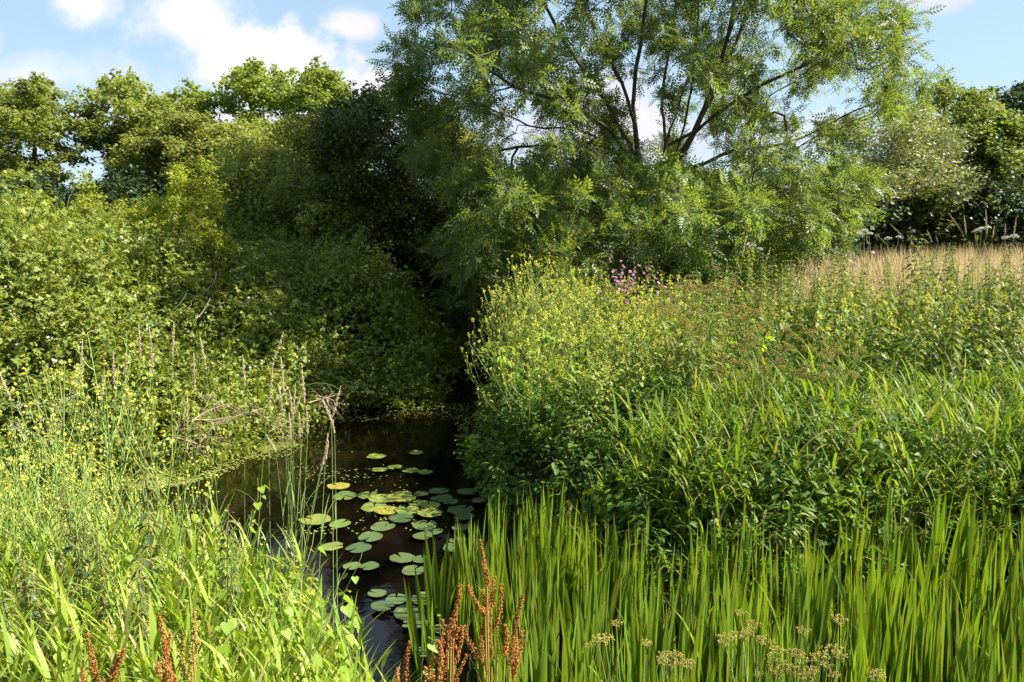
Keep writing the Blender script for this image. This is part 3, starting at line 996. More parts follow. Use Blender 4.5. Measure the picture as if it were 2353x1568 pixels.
for k in range(4):
    m = which == k
    org = np.array([MC[k, 0], MC[k, 1], 0.])
    org[2] = float(ground(org[0], org[1]))
    gl = Geo()
    gl.stamp(TRI, bp[m] - org, frames(bd[m], nn[m]), rng.uniform(.045, .095, m.sum()) * np.where(rng.uniform(0, 1, m.sum()) < .12, 1.35, 1))
    # leaves below the skin so that gaps read as depth
    sub = rng.choice(np.where(m)[0], int(m.sum() * .35))
    q = bp[sub] - sn[sub] * rng.uniform(.12, .4, len(sub))[:, None]
    gl.stamp(TRI, q - org, frames(rdir(len(sub)), norm(nn[sub] + rng.normal(size=(len(sub), 3)) * .5)), rng.uniform(.07, .12, len(sub)))
    gc = Geo()
    for j in rng.choice(np.where(m)[0], 90):
        a = bp[j] - org - sn[j] * .1
        dd = norm(sn[j] * .5 + rng.normal(size=3) * .8)
        L = rng.uniform(.5, 1.1)
        gc.tube(bez(a - dd * .2, a + dd * L * .6 + np.array([0, 0, .2]), a + dd * L + np.array([0, 0, -.15]), 7), np.linspace(.005, .0025, 7), sides=4)
    for j in rng.choice(np.where(m)[0], 230):
        a = bp[j] - org - sn[j] * .15
        dd = norm(sn[j] * .7 + np.array([0, 0, .5]) + rng.normal(size=3) * .55)
        L = rng.uniform(.3, .8)
        b = bez(a, a + dd * L * .7 + np.array([0, 0, .12]), a + dd * L + np.array([rng.normal() * .1, rng.normal() * .1, -.1]), 9)
        gc.tube(b, np.linspace(.0045, .0015, 9), sides=3)
        kk = np.repeat(np.arange(2, 9), 2)
        gl.stamp(TRI, b[kk] + rng.normal(size=(len(kk), 3)) * .015, frames(dd * .4 + rng.normal(size=(len(kk), 3)) * .7, rdir(len(kk), 1.6, .6)), rng.uniform(.06, .12, len(kk)) * (1.15 - kk * .06))
    gf_ = Geo()
    sel = rng.choice(np.where(m)[0], 70)
    fp = (bp[sel] + sn[sel] * .06)[:, None] + rng.normal(size=(70, 3, 3)) * .03
    flowers(gf_, fp.reshape(-1, 3) - org, .022)
    o = thing('bramble_thicket', BL[k], 'bramble', [('foliage', gl.mesh('bramble_foliage', M['bramble'])), ('canes', gc.mesh('bramble_canes', M['stemgreen'])), ('blossoms', gf_.mesh('bramble_blossom', M['white']))], loc=org, group='bramble thickets on the left bank')

# ------------------------------------------------------------------ plant builders (each returns a list of part meshes)


def stemcurve(h, lean, az, n=9, bend=.0):
    s = np.linspace(0, 1, n)
    r = lean * s + bend * s * s
    return np.stack([np.cos(az) * r * h, np.sin(az) * r * h, h * s * (1 - .12 * (lean + bend) ** 2)], -1)


def nettle(h=1.1, matl='nettle', tass=True, big=1.):
    gs, gl, gt_ = Geo(), Geo(), Geo()
    c = stemcurve(h, rng.uniform(0, .12), rng.uniform(0, 6.28), 10, .05)
    gs.tube(c, np.linspace(.005, .002, 10), sides=4)
    pos, d, sz, tp = [], [], [], []
    k = 0
    z = .22 * h
    while z < h:
        f = z / h
        p = np.array([np.interp(z, c[:, 2], c[:, i]) for i in (0, 1)] + [z])
        a0 = k * PI / 2 + rng.normal() * .2
        L = .095 * (1.05 - .75 * max(0, f - .45) / .55) * rng.uniform(.8, 1.15) * big
        for s_ in (0, PI):
            a = a0 + s_
            pos.append(p + np.array([math.cos(a), math.sin(a), .25]) * .02)
            d.append((math.cos(a), math.sin(a), -.25 - .45 * (1 - f) + rng.normal() * .15))
            sz.append(L)
            if tass and .5 < f < .96:
                for q in range(1 if matl == 'nettle' else 3):
                    aa = a + rng.normal() * .7
                    l_ = .06 * rng.uniform(.6, 1.2)
                    gt_.tube(bez(p, p + np.array([math.cos(aa), math.sin(aa), .1]) * l_ * .6, p + np.array([math.cos(aa) * l_, math.sin(aa) * l_, -l_ * .7]), 4), [.002, .0035, .003, .002], sides=3)
        k += 1
        z += .062 * h * rng.uniform(.8, 1.2) * (1.1 - .55 * f)
    pos, d, sz = np.array(pos), np.array(d), np.array(sz)
    nrm = norm(np.array([0, 0, 1.]) + rng.normal(size=pos.shape) * .25)
    gl.stamp(OV, pos, frames(d, nrm), sz)
    parts = [('stem', gs.mesh('nettle_stem', M['stemgreen'] if matl == 'nettle' else M['stembrown'])), ('foliage', gl.mesh('nettle_foliage', M[matl]))]
    if tass and gt_.n:
        parts.append(('tassels', gt_.mesh('nettle_tassels', M['tassel'])))
    return parts


def mustard(h=1.3, nb=9, fl=16, spread=.55, leafy=True, size=.016):
    gs, gl, gf_ = Geo(), Geo(), Geo()
    c = stemcurve(h, rng.uniform(0, .2), rng.uniform(0, 6.28), 10, .08)
    gs.tube(c, np.linspace(.006, .0018, 10), sides=4)
    tips = [(c[-1], norm(c[-1] - c[-2]))]
    for k in range(nb):
        f = rng.uniform(.3, .88)
        p = np.array([np.interp(f * h, c[:, 2], c[:, i]) for i in range(3)])
        a = k * 2.4 + rng.normal() * .3
        L = h * (1.02 - f) * rng.uniform(.6, 1.1)
        out_ = np.array([math.cos(a), math.sin(a), 0]) * spread
        e_ = p + out_ * L * .8 + np.array([0, 0, L * .85])
        b = bez(p, p + out_ * L * .65 + np.array([0, 0, L * .2]), e_, 6)
        gs.tube(b, np.linspace(.0032, .0013, 6), sides=3)
        tips.append((e_, norm(b[-1] - b[-2])))
        if L > .35:
            p2 = b[3]
            a2 = a + rng.choice([-1, 1]) * .9
            e2 = p2 + np.array([math.cos(a2) * .18, math.sin(a2) * .18, .28]) * L
            gs.tube(bez(p2, p2 + np.array([math.cos(a2) * .15, math.sin(a2) * .15, .06]) * L, e2, 4), np.linspace(.002, .001, 4), sides=3)
            tips.append((e2, np.array([0, 0, 1.])))
    fp, pods = [], []
    for (e_, d_) in tips:
        nfl = max(4, int(fl * rng.uniform(.5, 1.3)))
        q = rng.normal(size=(nfl, 3)) * .011
        fp.append(e_ + q + d_ * rng.uniform(-.035, .01, (nfl, 1)))
        for j in range(7):
            b0 = e_ - d_ * (.05 + .02 * j)
            pods.append((b0, rng.uniform(0, 6.28)))
    flowers(gf_, np.concatenate(fp), size)
    b0 = np.array([p[0] for p in pods])
    az = np.array([p[1] for p in pods])
    gs.blades(b0, np.full(len(b0), .028), np.full(len(b0), .003), az, np.full(len(b0), .8), np.full(len(b0), -.5), seg=1, prof=np.array([1, .5]))
    if leafy:
        n = 26
        f = rng.uniform(.08, .7, n) ** 1.1
        p = np.stack([np.interp(f * h, c[:, 2], c[:, i]) for i in range(3)], -1)
        d = hdir(n)
        p = p + d * rng.uniform(.0, .1, (n, 1))
        d[:, 2] = rng.normal(size=n) * .35 + .1
        gl.stamp(ovate(.34, .06, .2), p, frames(d, rdir(n, 1.2, .5)), .15 * (1.1 - f) * rng.uniform(.7, 1.3, n))
    parts = [('stem', gs.mesh('mustard_stem', M['stempale'])), ('blossoms', gf_.mesh('mustard_flowers', M['yellow']))]
    if leafy:
        parts.append(('foliage', gl.mesh('mustard_foliage', M['herb'])))
    return parts


def herb(h=.8, n=34, tmpl=OV, L=.11, mat='herb', sp=.25):
    gs, gl = Geo(), Geo()
    for k in range(3):
        c = stemcurve(h * rng.uniform(.7, 1), rng.uniform(.05, .45), k * 2.1 + rng.normal() * .4, 7, .1)
        gs.tube(c, np.linspace(.005, .002, 7), sides=4)
        f = rng.uniform(.12, 1, n)
        p = np.stack([np.interp(f, np.linspace(0, 1, 7), c[:, i]) for i in range(3)], -1)
        d = hdir(n)
        p = p + d * rng.uniform(0, sp * .4, (n, 1))
        d[:, 2] = rng.normal(size=n) * .3 - .25
        gl.stamp(tmpl, p, frames(d, rdir(n, 1.4, .5)), L * rng.uniform(.6, 1.25, n))
    return [('stem', gs.mesh('herb_stem', M['stemgreen'])), ('foliage', gl.mesh('herb_foliage', M[mat]))]


def umbelplant(tips, base, seedmat='umbelseed', stemmat='stempale', rays=9, R_=.035, ur=.011, ns=18, ss_=.0052, flatness=.35, leafy=0, thick=.0045):
    """stems from base to each umbel; returned relative to base"""
    gs, gl, heads = Geo(), Geo(), []
    base = np.asarray(base, float)
    tips = [np.asarray(q[:3], float) - base for q in tips]
    cen_ = np.mean(tips, 0)
    fork = cen_ * .45
    gs.tube(bez(np.zeros(3), fork * .5 + rng.normal(size=3) * .01, fork, 6), np.linspace(thick * 1.3, thick, 6), sides=5)
    for q in tips:
        gh = Geo()
        heads.append(gh)
        sc = rng.uniform(.7, 1.15)
        up = norm(q - fork + np.array([0, 0, .15]))
        b = bez(fork, fork + (q - fork) * .45 + rng.normal(size=3) * .025, q, 7)
        gs.tube(b, np.linspace(thick * .8, thick * .42, 7), sides=4)
        a = norm(np.cross(up, [.3, .9, .2]))
        bb = np.cross(up, a)
        nr = int(rays * rng.uniform(.7, 1.2))
        for k in range(nr):
            an = k * 2.4
            rr = R_ * sc * math.sqrt((k + .5) / nr)
            e_ = q + (a * math.cos(an) + bb * math.sin(an)) * rr + up * (R_ * sc * .8 - rr * rr / R_ * flatness)
            gs.tube(np.array([q, (q + e_) / 2 + up * .002, e_]), [thick * .25] * 3, sides=3)
            dv = rdir(ns, .5)
            seeds(gh, e_ + dv * ur * sc * rng.uniform(.6, 1, (ns, 1)), ss_ * sc, dv)
    if leafy:
        f = rng.uniform(.1, .9, leafy)
        p = fork[None] * f[:, None]
        d = hdir(leafy)
        gl.stamp(ovate(.5, .06, .2), p, frames(d + np.array([0, 0, .1]), rdir(leafy, 1.3, .5)), rng.uniform(.05, .1, leafy))
    parts = [('stem', gs.mesh('umbel_stem', M[stemmat]))] + [('seed_head' if seedmat != 'white' else 'flower_head', q.mesh('umbel_head', M[seedmat])) for q in heads]
    if leafy:
        parts.append(('foliage', gl.mesh('umbel_foliage', M['herb'])))
    return parts


def gz(x, y):
    return float(ground(x, y))


# ------------------------------------------------------------------ iris bed
IR = [(-.15, 5.5), (.3, 5.5), (.8, 4.9), (1.2, 4.7), (1.8, 4.9), (2.4, 5.1), (2.9, 5.05), (3.6, 4.85), (4.2, 4.6), (3.4, 3.4), (2.1, 2.2), (.5, 2.1), (.05, 2.6), (-.12, 3.6), (-.2, 4.4)]
IRV = []
for k in range(9):
    g = Geo()
    n = rng.integers(10, 14)
    az0 = rng.uniform(0, PI)
    off = np.linspace(-1, 1, n) + rng.normal(size=n) * .1
    h = rng.uniform(.62, 1.06, n) * (1 - .12 * np.abs(off))
    w = rng.uniform(.018, .034, n)
    pos = np.stack([np.cos(az0) * off * .06, np.sin(az0) * off * .06, np.full(n, -.04)], -1) + rng.normal(size=(n, 3)) * np.array([.045, .045, 0])
    s = np.linspace(0, 1, 8)
    prof = np.clip(np.minimum(.75 + .5 * s, 2.6 * (1 - s) ** .8), .03, 1)
    g.blades(pos, h, w, np.full(n, az0) + (off < 0) * PI, np.abs(off) * .06 + rng.uniform(0, .05, n), rng.uniform(-.02, .09, n) + (rng.uniform(0, 1, n) < .06) * rng.uniform(.4, 1.3, n), seg=7, tw=az0 + rng.normal(size=n) * .35, fold=.22, prof=prof)
    IRV.append(g.mesh('iris_fan', M['iris']))
ga, gb = np.meshgrid(np.arange(-.4, 4.6, .198), np.arange(2., 5.8, .198), indexing='ij')
q = np.stack([ga.ravel(), gb.ravel()], -1) + rng.uniform(-.085, .085, (ga.size, 2))
q = q[inpoly(q[:, 0], q[:, 1], np.array(IR, float))]
q = q[rng.permutation(len(q))[:276]]
NIR = len(q)
print('iris', NIR)
extra = np.array([(-.52, 4.4), (-.45, 4.8), (-.38, 5.1), (-.3, 4.6), (-.3, 5.5), (-.25, 5.0), (-.42, 4.15), (-.1, 5.9), (.12, 5.75)])
q = np.vstack([q, extra])
order = np.argsort(-q[:, 1])
IL = ['iris fan in the back row of the dense bed, in front of the dark bank', 'iris fan in the middle of the dense upright bed', 'iris fan in the front rows of the bed at the bottom of the picture', 'sparse dark iris fan standing in open water left of the dense bed']
for i, (x, y) in enumerate(q):
    back = np.interp(x, [-.5, .3, 1.2, 2.4, 4.2], [5.5, 5.4, 4.6, 5.2, 4.6])
    lab = IL[3] if i >= NIR else (IL[0] if y > back - .6 else (IL[2] if y < 3.2 else IL[1]))
    single('iris_plant', lab, 'iris', IRV[i % 9], (x, y, min(max(gz(x, y), -.12), .06)), rng.uniform(0, 6.28), rng.uniform(.82, 1.1) * (.82 if NIR <= i else 1) * (.94 + .08 * (x > 2.1)), 'iris fans in the dense bed', (rng.normal() * .04, rng.normal() * .04))

# ------------------------------------------------------------------ reed grass masses


def grassmass(name, label, poly, n, hr, wr, mat, seed_h=None, lean=(.05, .4), bend=(.2, 1.5), dens=None, seg=5, cutw=True):
    q = sample_poly(poly, n)
    x, y = q[:, 0], q[:, 1]
    if dens is not None:
        k = rng.uniform(0, 1, n) < dens(x, y)
        x, y = x[k], y[k]
    n = len(x)
    pos = np.stack([x, y, ground(x, y) - .02], -1)
    g = Geo()
    g.blades(pos, rng.uniform(*hr, n), rng.uniform(*wr, n), rng.uniform(0, 2 * PI, n), rng.uniform(*lean, n), rng.uniform(*bend, n), seg=seg, fold=.0, pw=2.)
    return tag(link(name, g.mesh(name, M[mat], smooth=True)), label, 'grass', kind='stuff')


def culms(name, label, poly, n, hr, mat, wr=(.012, .022), nl=6, leaf=(.22, .42), bend=(.3, 1.3)):
    """leafy upright grass stems: blades leaving the stem at intervals"""
    q = sample_poly(poly, n)
    h = rng.uniform(*hr, n)
    g = Geo()
    base = np.stack([q[:, 0], q[:, 1], ground(q[:, 0], q[:, 1]) - .02], -1)
    az, le = rng.uniform(0, 6.28, n), rng.uniform(0, .25, n)
    c = g.blades(base, h, np.full(n, .005), az, le, rng.uniform(0, .2, n), seg=5, prof=np.array([1, 1, .9, .8, .6, .3]))
    for k in range(nl):
        f = np.clip(.25 + .75 * (k + rng.uniform(0, 1, n)) / nl, 0, .99)
        i = (f * 5).astype(int)
        fr = (f * 5 - i)[:, None]
        p = c[np.arange(n), i] * (1 - fr) + c[np.arange(n), np.minimum(i + 1, 5)] * fr
        g.blades(p, rng.uniform(*leaf, n), rng.uniform(*wr, n), rng.uniform(0, 6.28, n), rng.uniform(.15, .7, n), rng.uniform(*bend, n), seg=5, pw=1.5)
    return tag(link(name, g.mesh(name, M[mat])), label, 'grass', kind='stuff')


FL = [(-.25, 2.2), (-.42, 3.0), (-.75, 3.55), (-1.15, 4.15), (-1.7, 4.55), (-2.5, 4.95), (-3.8, 5.4), (-5.2, 5.6), (-4.5, 3.4), (-2.6, 1.9)]
culms('reed_grass', 'pale green broad bladed reed grass filling the left foreground bank', FL, 2500, (.32, .66), 'grass', wr=(.011, .025), leaf=(.13, .27), nl=7, bend=(.1, .8))
grassmass('low_grass', 'short pale grass fringe along the near left water edge', FL, 4000, (.2, .5), (.008, .018), 'grass')
RB = [(.75, 5.7), (1.3, 5.1), (2.5, 5.15), (3.4, 5.15), (4.5, 5.2), (6.6, 5.0), (7.5, 6.8), (5., 7.0), (3.2, 6.9), (2.0, 6.8), (1.4, 6.4)]
culms('bank_grass', 'bright green reed grass along the foot of the right bank', RB, 1500, (.25, .62), 'grassr', nl=7, wr=(.012, .026), bend=(.4, 1.9))
CV = [(-4.5, 7.25), (-3.6, 7.95), (-2.95, 8.8), (-2.4, 9.6), (-2.15, 9.3), (-2.5, 8.5), (-3.2, 7.7), (-3.9, 7.2)]
grassmass('cove_grass', 'yellow-green low grass at the edge of the duckweed cove', CV, 2600, (.12, .34), (.007, .015), 'grass')

# meadow
MD = [(3.5, 11.4), (5.4, 10.4), (9, 9.8), (34, 40), (10, 45), (3.2, 17)]
q = sample_poly(MD, 60000)
k = rng.uniform(0, 1, len(q)) < np.clip(14 / q[:, 1], .25, 1) ** 1.2
q = q[k]
n = len(q)
pos = np.stack([q[:, 0], q[:, 1], ground(q[:, 0], q[:, 1])], -1)
g = Geo()
g.blades(pos, rng.uniform(.65, 1.05, n), rng.uniform(.007, .014, n) * np.clip(q[:, 1] / 14, 1, 2.2), rng.uniform(0, 6.28, n), rng.uniform(0, .25, n), rng.uniform(0, .8, n), seg=4)
tag(link('meadow_grass', g.mesh('meadow_grass', M['straw'])), 'dry tan hay grass of the meadow behind the nettles', 'grass', kind='stuff')

# undergrowth sheets of leaves between the named plants


def carpet(name, label, poly, n, hr, mat, L=(.05, .11), tmpl=OV):
    q = sample_poly(poly, n)
    z = ground(q[:, 0], q[:, 1]) + rng.uniform(0, 1, n) ** .7 * hr * (1 + .4 * wav(q[:, 0], q[:, 1], 2.5, 31))
    d = hdir(n)
    d[:, 2] = rng.normal(size=n) * .35 - .2
    g = Geo()
    g.stamp(tmpl, np.stack([q[:, 0], q[:, 1], z], -1), frames(d, rdir(n, 1.3, .5)), rng.uniform(*L, n))
    return tag(link(name, g.mesh(name, M[mat])), label, 'undergrowth', kind='stuff')


carpet('undergrowth', 'dark leafy undergrowth between the stems on the right bank', [(-.35, 7.5), (-.4, 9.5), (-.1, 11.2), (.2, 14), (3, 15), (9, 11), (8, 7), (4.5, 5.1), (2.5, 4.95), (1.2, 4.65), (.45, 5.35), (-.1, 6.3), (-.35, 7.2)], 50000, .4, 'herb', L=(.04, .085))
carpet('undergrowth', 'light green leafy undergrowth in the left foreground', FL, 9000, .45, 'bind', L=(.04, .085))

carpet('undergrowth', 'low leafy growth at the foot of the brambles by the water', [(-6.2, 6.5), (-5.2, 6.9), (-4.0, 7.55), (-3.1, 8.45), (-2.6, 9.3), (-2.1, 10.6), (-1.0, 11.1), (-.9, 11.8), (-2.4, 11.2), (-3.2, 9.6), (-4.2, 8.3), (-6.2, 7.3)], 9000, .4, 'bramble', L=(.04, .075))
# ------------------------------------------------------------------ nettles on the right bank
NV = [nettle(rng.uniform(1.05, 1.25), big=1.15) for _ in range(6)]
NP = [(1.6, 9.2), (2.2, 7.9), (3.4, 7.0), (5.5, 7.0), (7.0, 7.2), (8.3, 9.6), (7, 10.1), (5.4, 10.3), (3.4, 10.7), (1.9, 11.0)]
q = np.vstack([sample_poly(NP, 262), sample_poly([(2.4, 10.6), (4, 10), (8.3, 9.6), (9.5, 10.8), (4, 12.2)], 28)])
NL_ = ['green stinging nettle in the tall stand below the meadow', 'leafy green nettle at the front of the stand above the bank grass', 'pale topped nettle at the back of the stand beside the dry meadow']
for i, (x, y) in enumerate(q):
    lab = NL_[1] if y < 8. else (NL_[2] if y > 9.8 else NL_[0])
    thing('nettle_plant', lab, 'nettle', NV[i % 6], (x, y, gz(x, y)), rng.uniform(0, 6.28), rng.uniform(.72, 1.15), 'nettles on the right bank', (rng.normal() * .08, rng.normal() * .08))
# nettles along the ridge of the left bank
ridge = [(40, 520, 12.5), (20, 480, 12.5), (520, 560, 13), (575, 545, 13.2), (610, 555, 13.2), (640, 560, 13.3), (660, 570, 13.2), (690, 590, 13.2), (710, 580, 13.4), (735, 600, 13.4), (600, 590, 12.6),
         (770, 620, 13.5), (800, 625, 13.5), (825, 640, 13.6), (845, 655, 13.7), (865, 665, 13.8), (90, 500, 12.6), (130, 500, 12.7), (910, 690, 14), (560, 600, 12.5), (650, 610, 12.6), (730, 640, 12.7)]
NV2 = [nettle(1.0) for _ in range(3)]

for k in range(75):
    ridge.append((rng.uniform(-20, 420), rng.uniform(505, 640), rng.uniform(11., 12.6)))
for i, (u, v, Y) in enumerate(ridge):
    p = P(u, v - 45, Y)
    b = max(float(mound(p[0], p[1])) - .6, gz(p[0], p[1]))
    h = max(.5, p[2] - b)
    thing('nettle_plant', 'pale nettle spike among the sunlit brambles of the left bank' if u < 430 else 'dark nettle spike on the shaded ridge above the brambles', 'nettle', NV2[i % 3], (p[0], p[1], b), rng.uniform(0, 6.28), min(h / 1.0, 1.5), 'nettle spikes on the left bank')
q = np.stack([rng.uniform(-8, -1.2, 9000), rng.uniform(6.8, 13.5, 9000)], -1)
q = q[leftside(q[:, 0], q[:, 1]) & (wav(q[:, 0], q[:, 1], 1.3, 51) > -.1)][:4200]
n = len(q)
g = Geo()
pos = np.stack([q[:, 0], q[:, 1], np.maximum(mound(q[:, 0], q[:, 1]) - .2, ground(q[:, 0], q[:, 1]))], -1)
g.blades(pos, rng.uniform(.25, .65, n), rng.uniform(.005, .011, n), rng.uniform(0, 6.28, n), rng.uniform(0, .45, n), rng.uniform(.1, 1.1, n), seg=4)
tag(link('rough_grass', g.mesh('rough_grass', M['grass'])), 'thin pale grass growing up through the brambles', 'grass', kind='stuff')
WV = [herb(.6, 60, LANCE, .075, 'bramble', .2), herb(.65, 60, OV, .055, 'nettle', .2), herb(.55, 70, LANCE, .06, 'bind', .2)]
q = q[rng.permutation(n)[:46]]
for i, (x, y) in enumerate(q):
    thing('leafy_herb', 'narrow leaved weed poking out of the sunlit brambles', 'herb', WV[i % 3], (x, y, max(float(mound(x, y)) - .3, gz(x, y))), rng.uniform(0, 6.28), rng.uniform(.7, 1.2), 'weeds among the brambles', (rng.normal() * .15, rng.normal() * .15))
# dark seeded nettles in the near left foreground
NV3 = [nettle(1.0, 'nettle_dark', True, .75) for _ in range(3)]
for i, (u, v, Y) in enumerate([(330, 1040, 3.5), (210, 1120, 3.4), (310, 1290, 3.0), (70, 1270, 3.0), (90, 1330, 2.9), (30, 1310, 2.8), (165, 1180, 3.4), (250, 1250, 3.2), (120, 1250, 3.1), (505, 1170, 3.5)]):
    p = P(u, v, Y)
    b = gz(p[0], p[1])
    thing('nettle_plant', 'dark nettle with drooping brown seed strings in the left foreground', 'nettle', NV3[i % 3], (p[0], p[1], b), rng.uniform(0, 6.28), (p[2] - b) / 1.0, 'seeding nettles in the left foreground')

# ------------------------------------------------------------------ mustard on the right bank
TALLH = [herb(.95, 80, LANCE, .085, 'nettle', .2), herb(.9, 70, LANCE, .08, 'bind', .2), herb(1., 80, OV, .06, 'bramble', .2)]
MV = [mustard(rng.uniform(1.15, 1.45), nb=12, fl=(15, 4, 12, 3, 10, 5)[_], size=.014, spread=.7) for _ in range(6)]
MP = [(-.4, 8.2), (-.3, 9.4), (.1, 10.4), (1.0, 10.6), (1.8, 9.4), (1.8, 8.2), (1.5, 7.0), (.6, 6.6), (-.1, 7.0)]
q = sample_poly(MP, 84)
for i, (x, y) in enumerate(q):
    fw = float(wav(np.array(x), np.array(y), 2.6, 77)) + rng.normal() * .25
    i = (0, 2, 4)[i % 3] if fw > -.05 else (1, 3, 5)[i % 3]
    h = np.interp(x, [-.4, .2, .8, 1.5, 2.6], [.85, 1.0, 1.05, .92, .75]) * np.interp(y, [6.6, 7.6, 8.6], [.6, .85, 1]) * rng.uniform(.82, 1.12) * rng.uniform(.8, 1.08)
    lab = 'yellow mustard plant at the water edge of the clump' if x < .05 else ('yellow flowering mustard plant in the middle of the clump' if x < 1.5 else 'yellow mustard plant thinning out towards the nettles')
    thing('mustard_plant', lab, 'mustard', MV[i % 6], (x, y, gz(x, y)), rng.uniform(0, 6.28), h, 'yellow mustard plants on the right bank', (rng.normal() * .1, rng.normal() * .1))
for i, (x, y) in enumerate(sample_poly([(1.5, 7.2), (1.7, 9.8), (3.0, 9.4), (4.2, 7.6), (5, 6.6), (2.4, 6.4)], 15)):
    thing('mustard_plant', 'stray mustard plant with few flowers among the nettles', 'mustard', MV[i % 6], (x, y, gz(x, y)), rng.uniform(0, 6.28), rng.uniform(.7, .95), 'yellow mustard plants on the right bank', (rng.normal() * .15, rng.normal() * .15))
for i, (x, y) in enumerate(sample_poly([(-.1, 8), (.2, 10), (1.8, 9.8), (2.4, 7.2), (1.6, 6.4), (.4, 6.8)], 45)):
    thing('leafy_herb', 'narrow leaved green herb standing among the mustard stems', 'herb', TALLH[i % 3], (x, y, gz(x, y)), rng.uniform(0, 6.28), rng.uniform(.75, 1.2), 'tall herbs among the mustard', (rng.normal() * .12, rng.normal() * .12))
# the tall thin ones that stick out
for i, (u, v, Y) in enumerate([(1265, 605, 9.5), (1300, 650, 9.2), (1225, 660, 9.2), (1370, 640, 9.6), (1150, 720, 9), (1115, 760, 8.8), (1175, 740, 8.8)]):
    p = P(u, v, Y)
    b = gz(p[0], p[1])
    thing('mustard_plant', ['tallest thin mustard spire against the dark ash foliage', 'second tall mustard spire just right of the tallest', 'thin mustard spire left of the tallest, against the shade', 'tall mustard spire beside the pink flowers', 'lean mustard spire over the dark stream', 'outermost mustard spire leaning over the water', 'mustard spire inside the left edge of the clump'][i], 'mustard', MV[(i * 2) % 6], (p[0], p[1], b), rng.uniform(0, 6.28), (p[2] - b) / 1.3, 'yellow mustard plants on the right bank')
culms('bank_grass', 'dark green grass fringe hanging over the mud behind the iris bed', [(.3, 5.3), (.8, 4.85), (1.2, 4.6), (2.5, 4.9), (4.4, 4.9), (4.4, 5.25), (2.5, 5.35), (1.2, 5.2), (.5, 5.7)], 260, (.22, .42), 'grassr', nl=7, wr=(.012, .024), bend=(.5, 2.))
# broad-leaved herbs below
HV = [herb(.55, 44, OV, .085), herb(.6, 40, ovate(.65), .075), herb(.65, 60, LANCE, .09), herb(.5, 36, HEART, .075), herb(.7, 60, LANCE, .08, 'nettle'), herb(.5, 40, HEART, .07, 'bind')]
q = sample_poly([(-.45, 8), (-.4, 9.3), (.4, 8.2), (2.4, 7.6), (3.0, 6.4), (4.4, 5.3), (4.4, 4.95), (2.4, 5.0), (1.2, 4.72), (.5, 5.4), (-.05, 6.3), (-.3, 7.2)], 170)
q = np.vstack([q, sample_poly([(.5, 5.15), (1.2, 4.6), (2.6, 4.85), (2.6, 5.3), (1.2, 5.1), (.5, 5.6)], 26)])
for i, (x, y) in enumerate(q):
    thing('leafy_herb', 'dark green broad leaved herb in the shade under the mustard' if x < 1.2 else 'dark green leafy herb at the shaded foot of the right bank', 'herb', HV[i % 6], (x, y, gz(x, y)), rng.uniform(0, 6.28), rng.uniform(.6, 1.0), 'leafy herbs at the foot of the right bank', (rng.normal() * .15, rng.normal() * .15))
# brown seeding umbels
for i in range(34):
    u, v = [(1560, 690), (1620, 680), (1690, 700), (1740, 720), (1600, 760), (1660, 770), (1720, 790), (1780, 760), (1820, 820), (1640, 830), (1560, 720), (1860, 800), (1510, 690), (1700, 840), (1590, 800), (1880, 870), (1750, 850)][i % 17]
    u += rng.normal() * 22
    v += rng.normal() * 14
    Y = 8.2 - (v - 680) / 190 * 1.5 + rng.normal() * .15
    p = P(u, v, Y)
    b = np.array([p[0] + rng.normal() * .1, p[1] + .1, gz(p[0], p[1])])
    tips = [p + rng.normal(size=3) * np.array([.13, .13, .07]) for _ in range(7)]
    thing('umbel_plant', 'seeding umbel plant with flat brown heads right of the mustard', 'umbellifer', umbelplant(tips, b, 'brownumbel', rays=12, R_=.045, ur=.014, ns=9, ss_=.009, flatness=.6, thick=.004), b, group='brown umbel plants on the right bank')
# left bank brown umbels
for i, (u, v, Y) in enumerate([(640, 640, 11.6), (560, 640, 11.4), (500, 680, 11), (610, 660, 11.4), (540, 700, 10.9), (470, 650, 11.2), (580, 625, 11.6)]):
    p = P(u, v, Y)
    b = np.array([p[0], p[1] + .15, max(float(mound(p[0], p[1])) - .5, 0)])
    tips = [p + rng.normal(size=3) * np.array([.16, .16, .07]) for _ in range(7)]
    thing('umbel_plant', 'orange-brown seeding umbel plant among the brambles below the rose bush', 'umbellifer', umbelplant(tips, b, 'brownumbel', rays=12, R_=.045, ur=.013, ns=9, ss_=.008, thick=.004), b, group='brown umbel plants on the left bank')
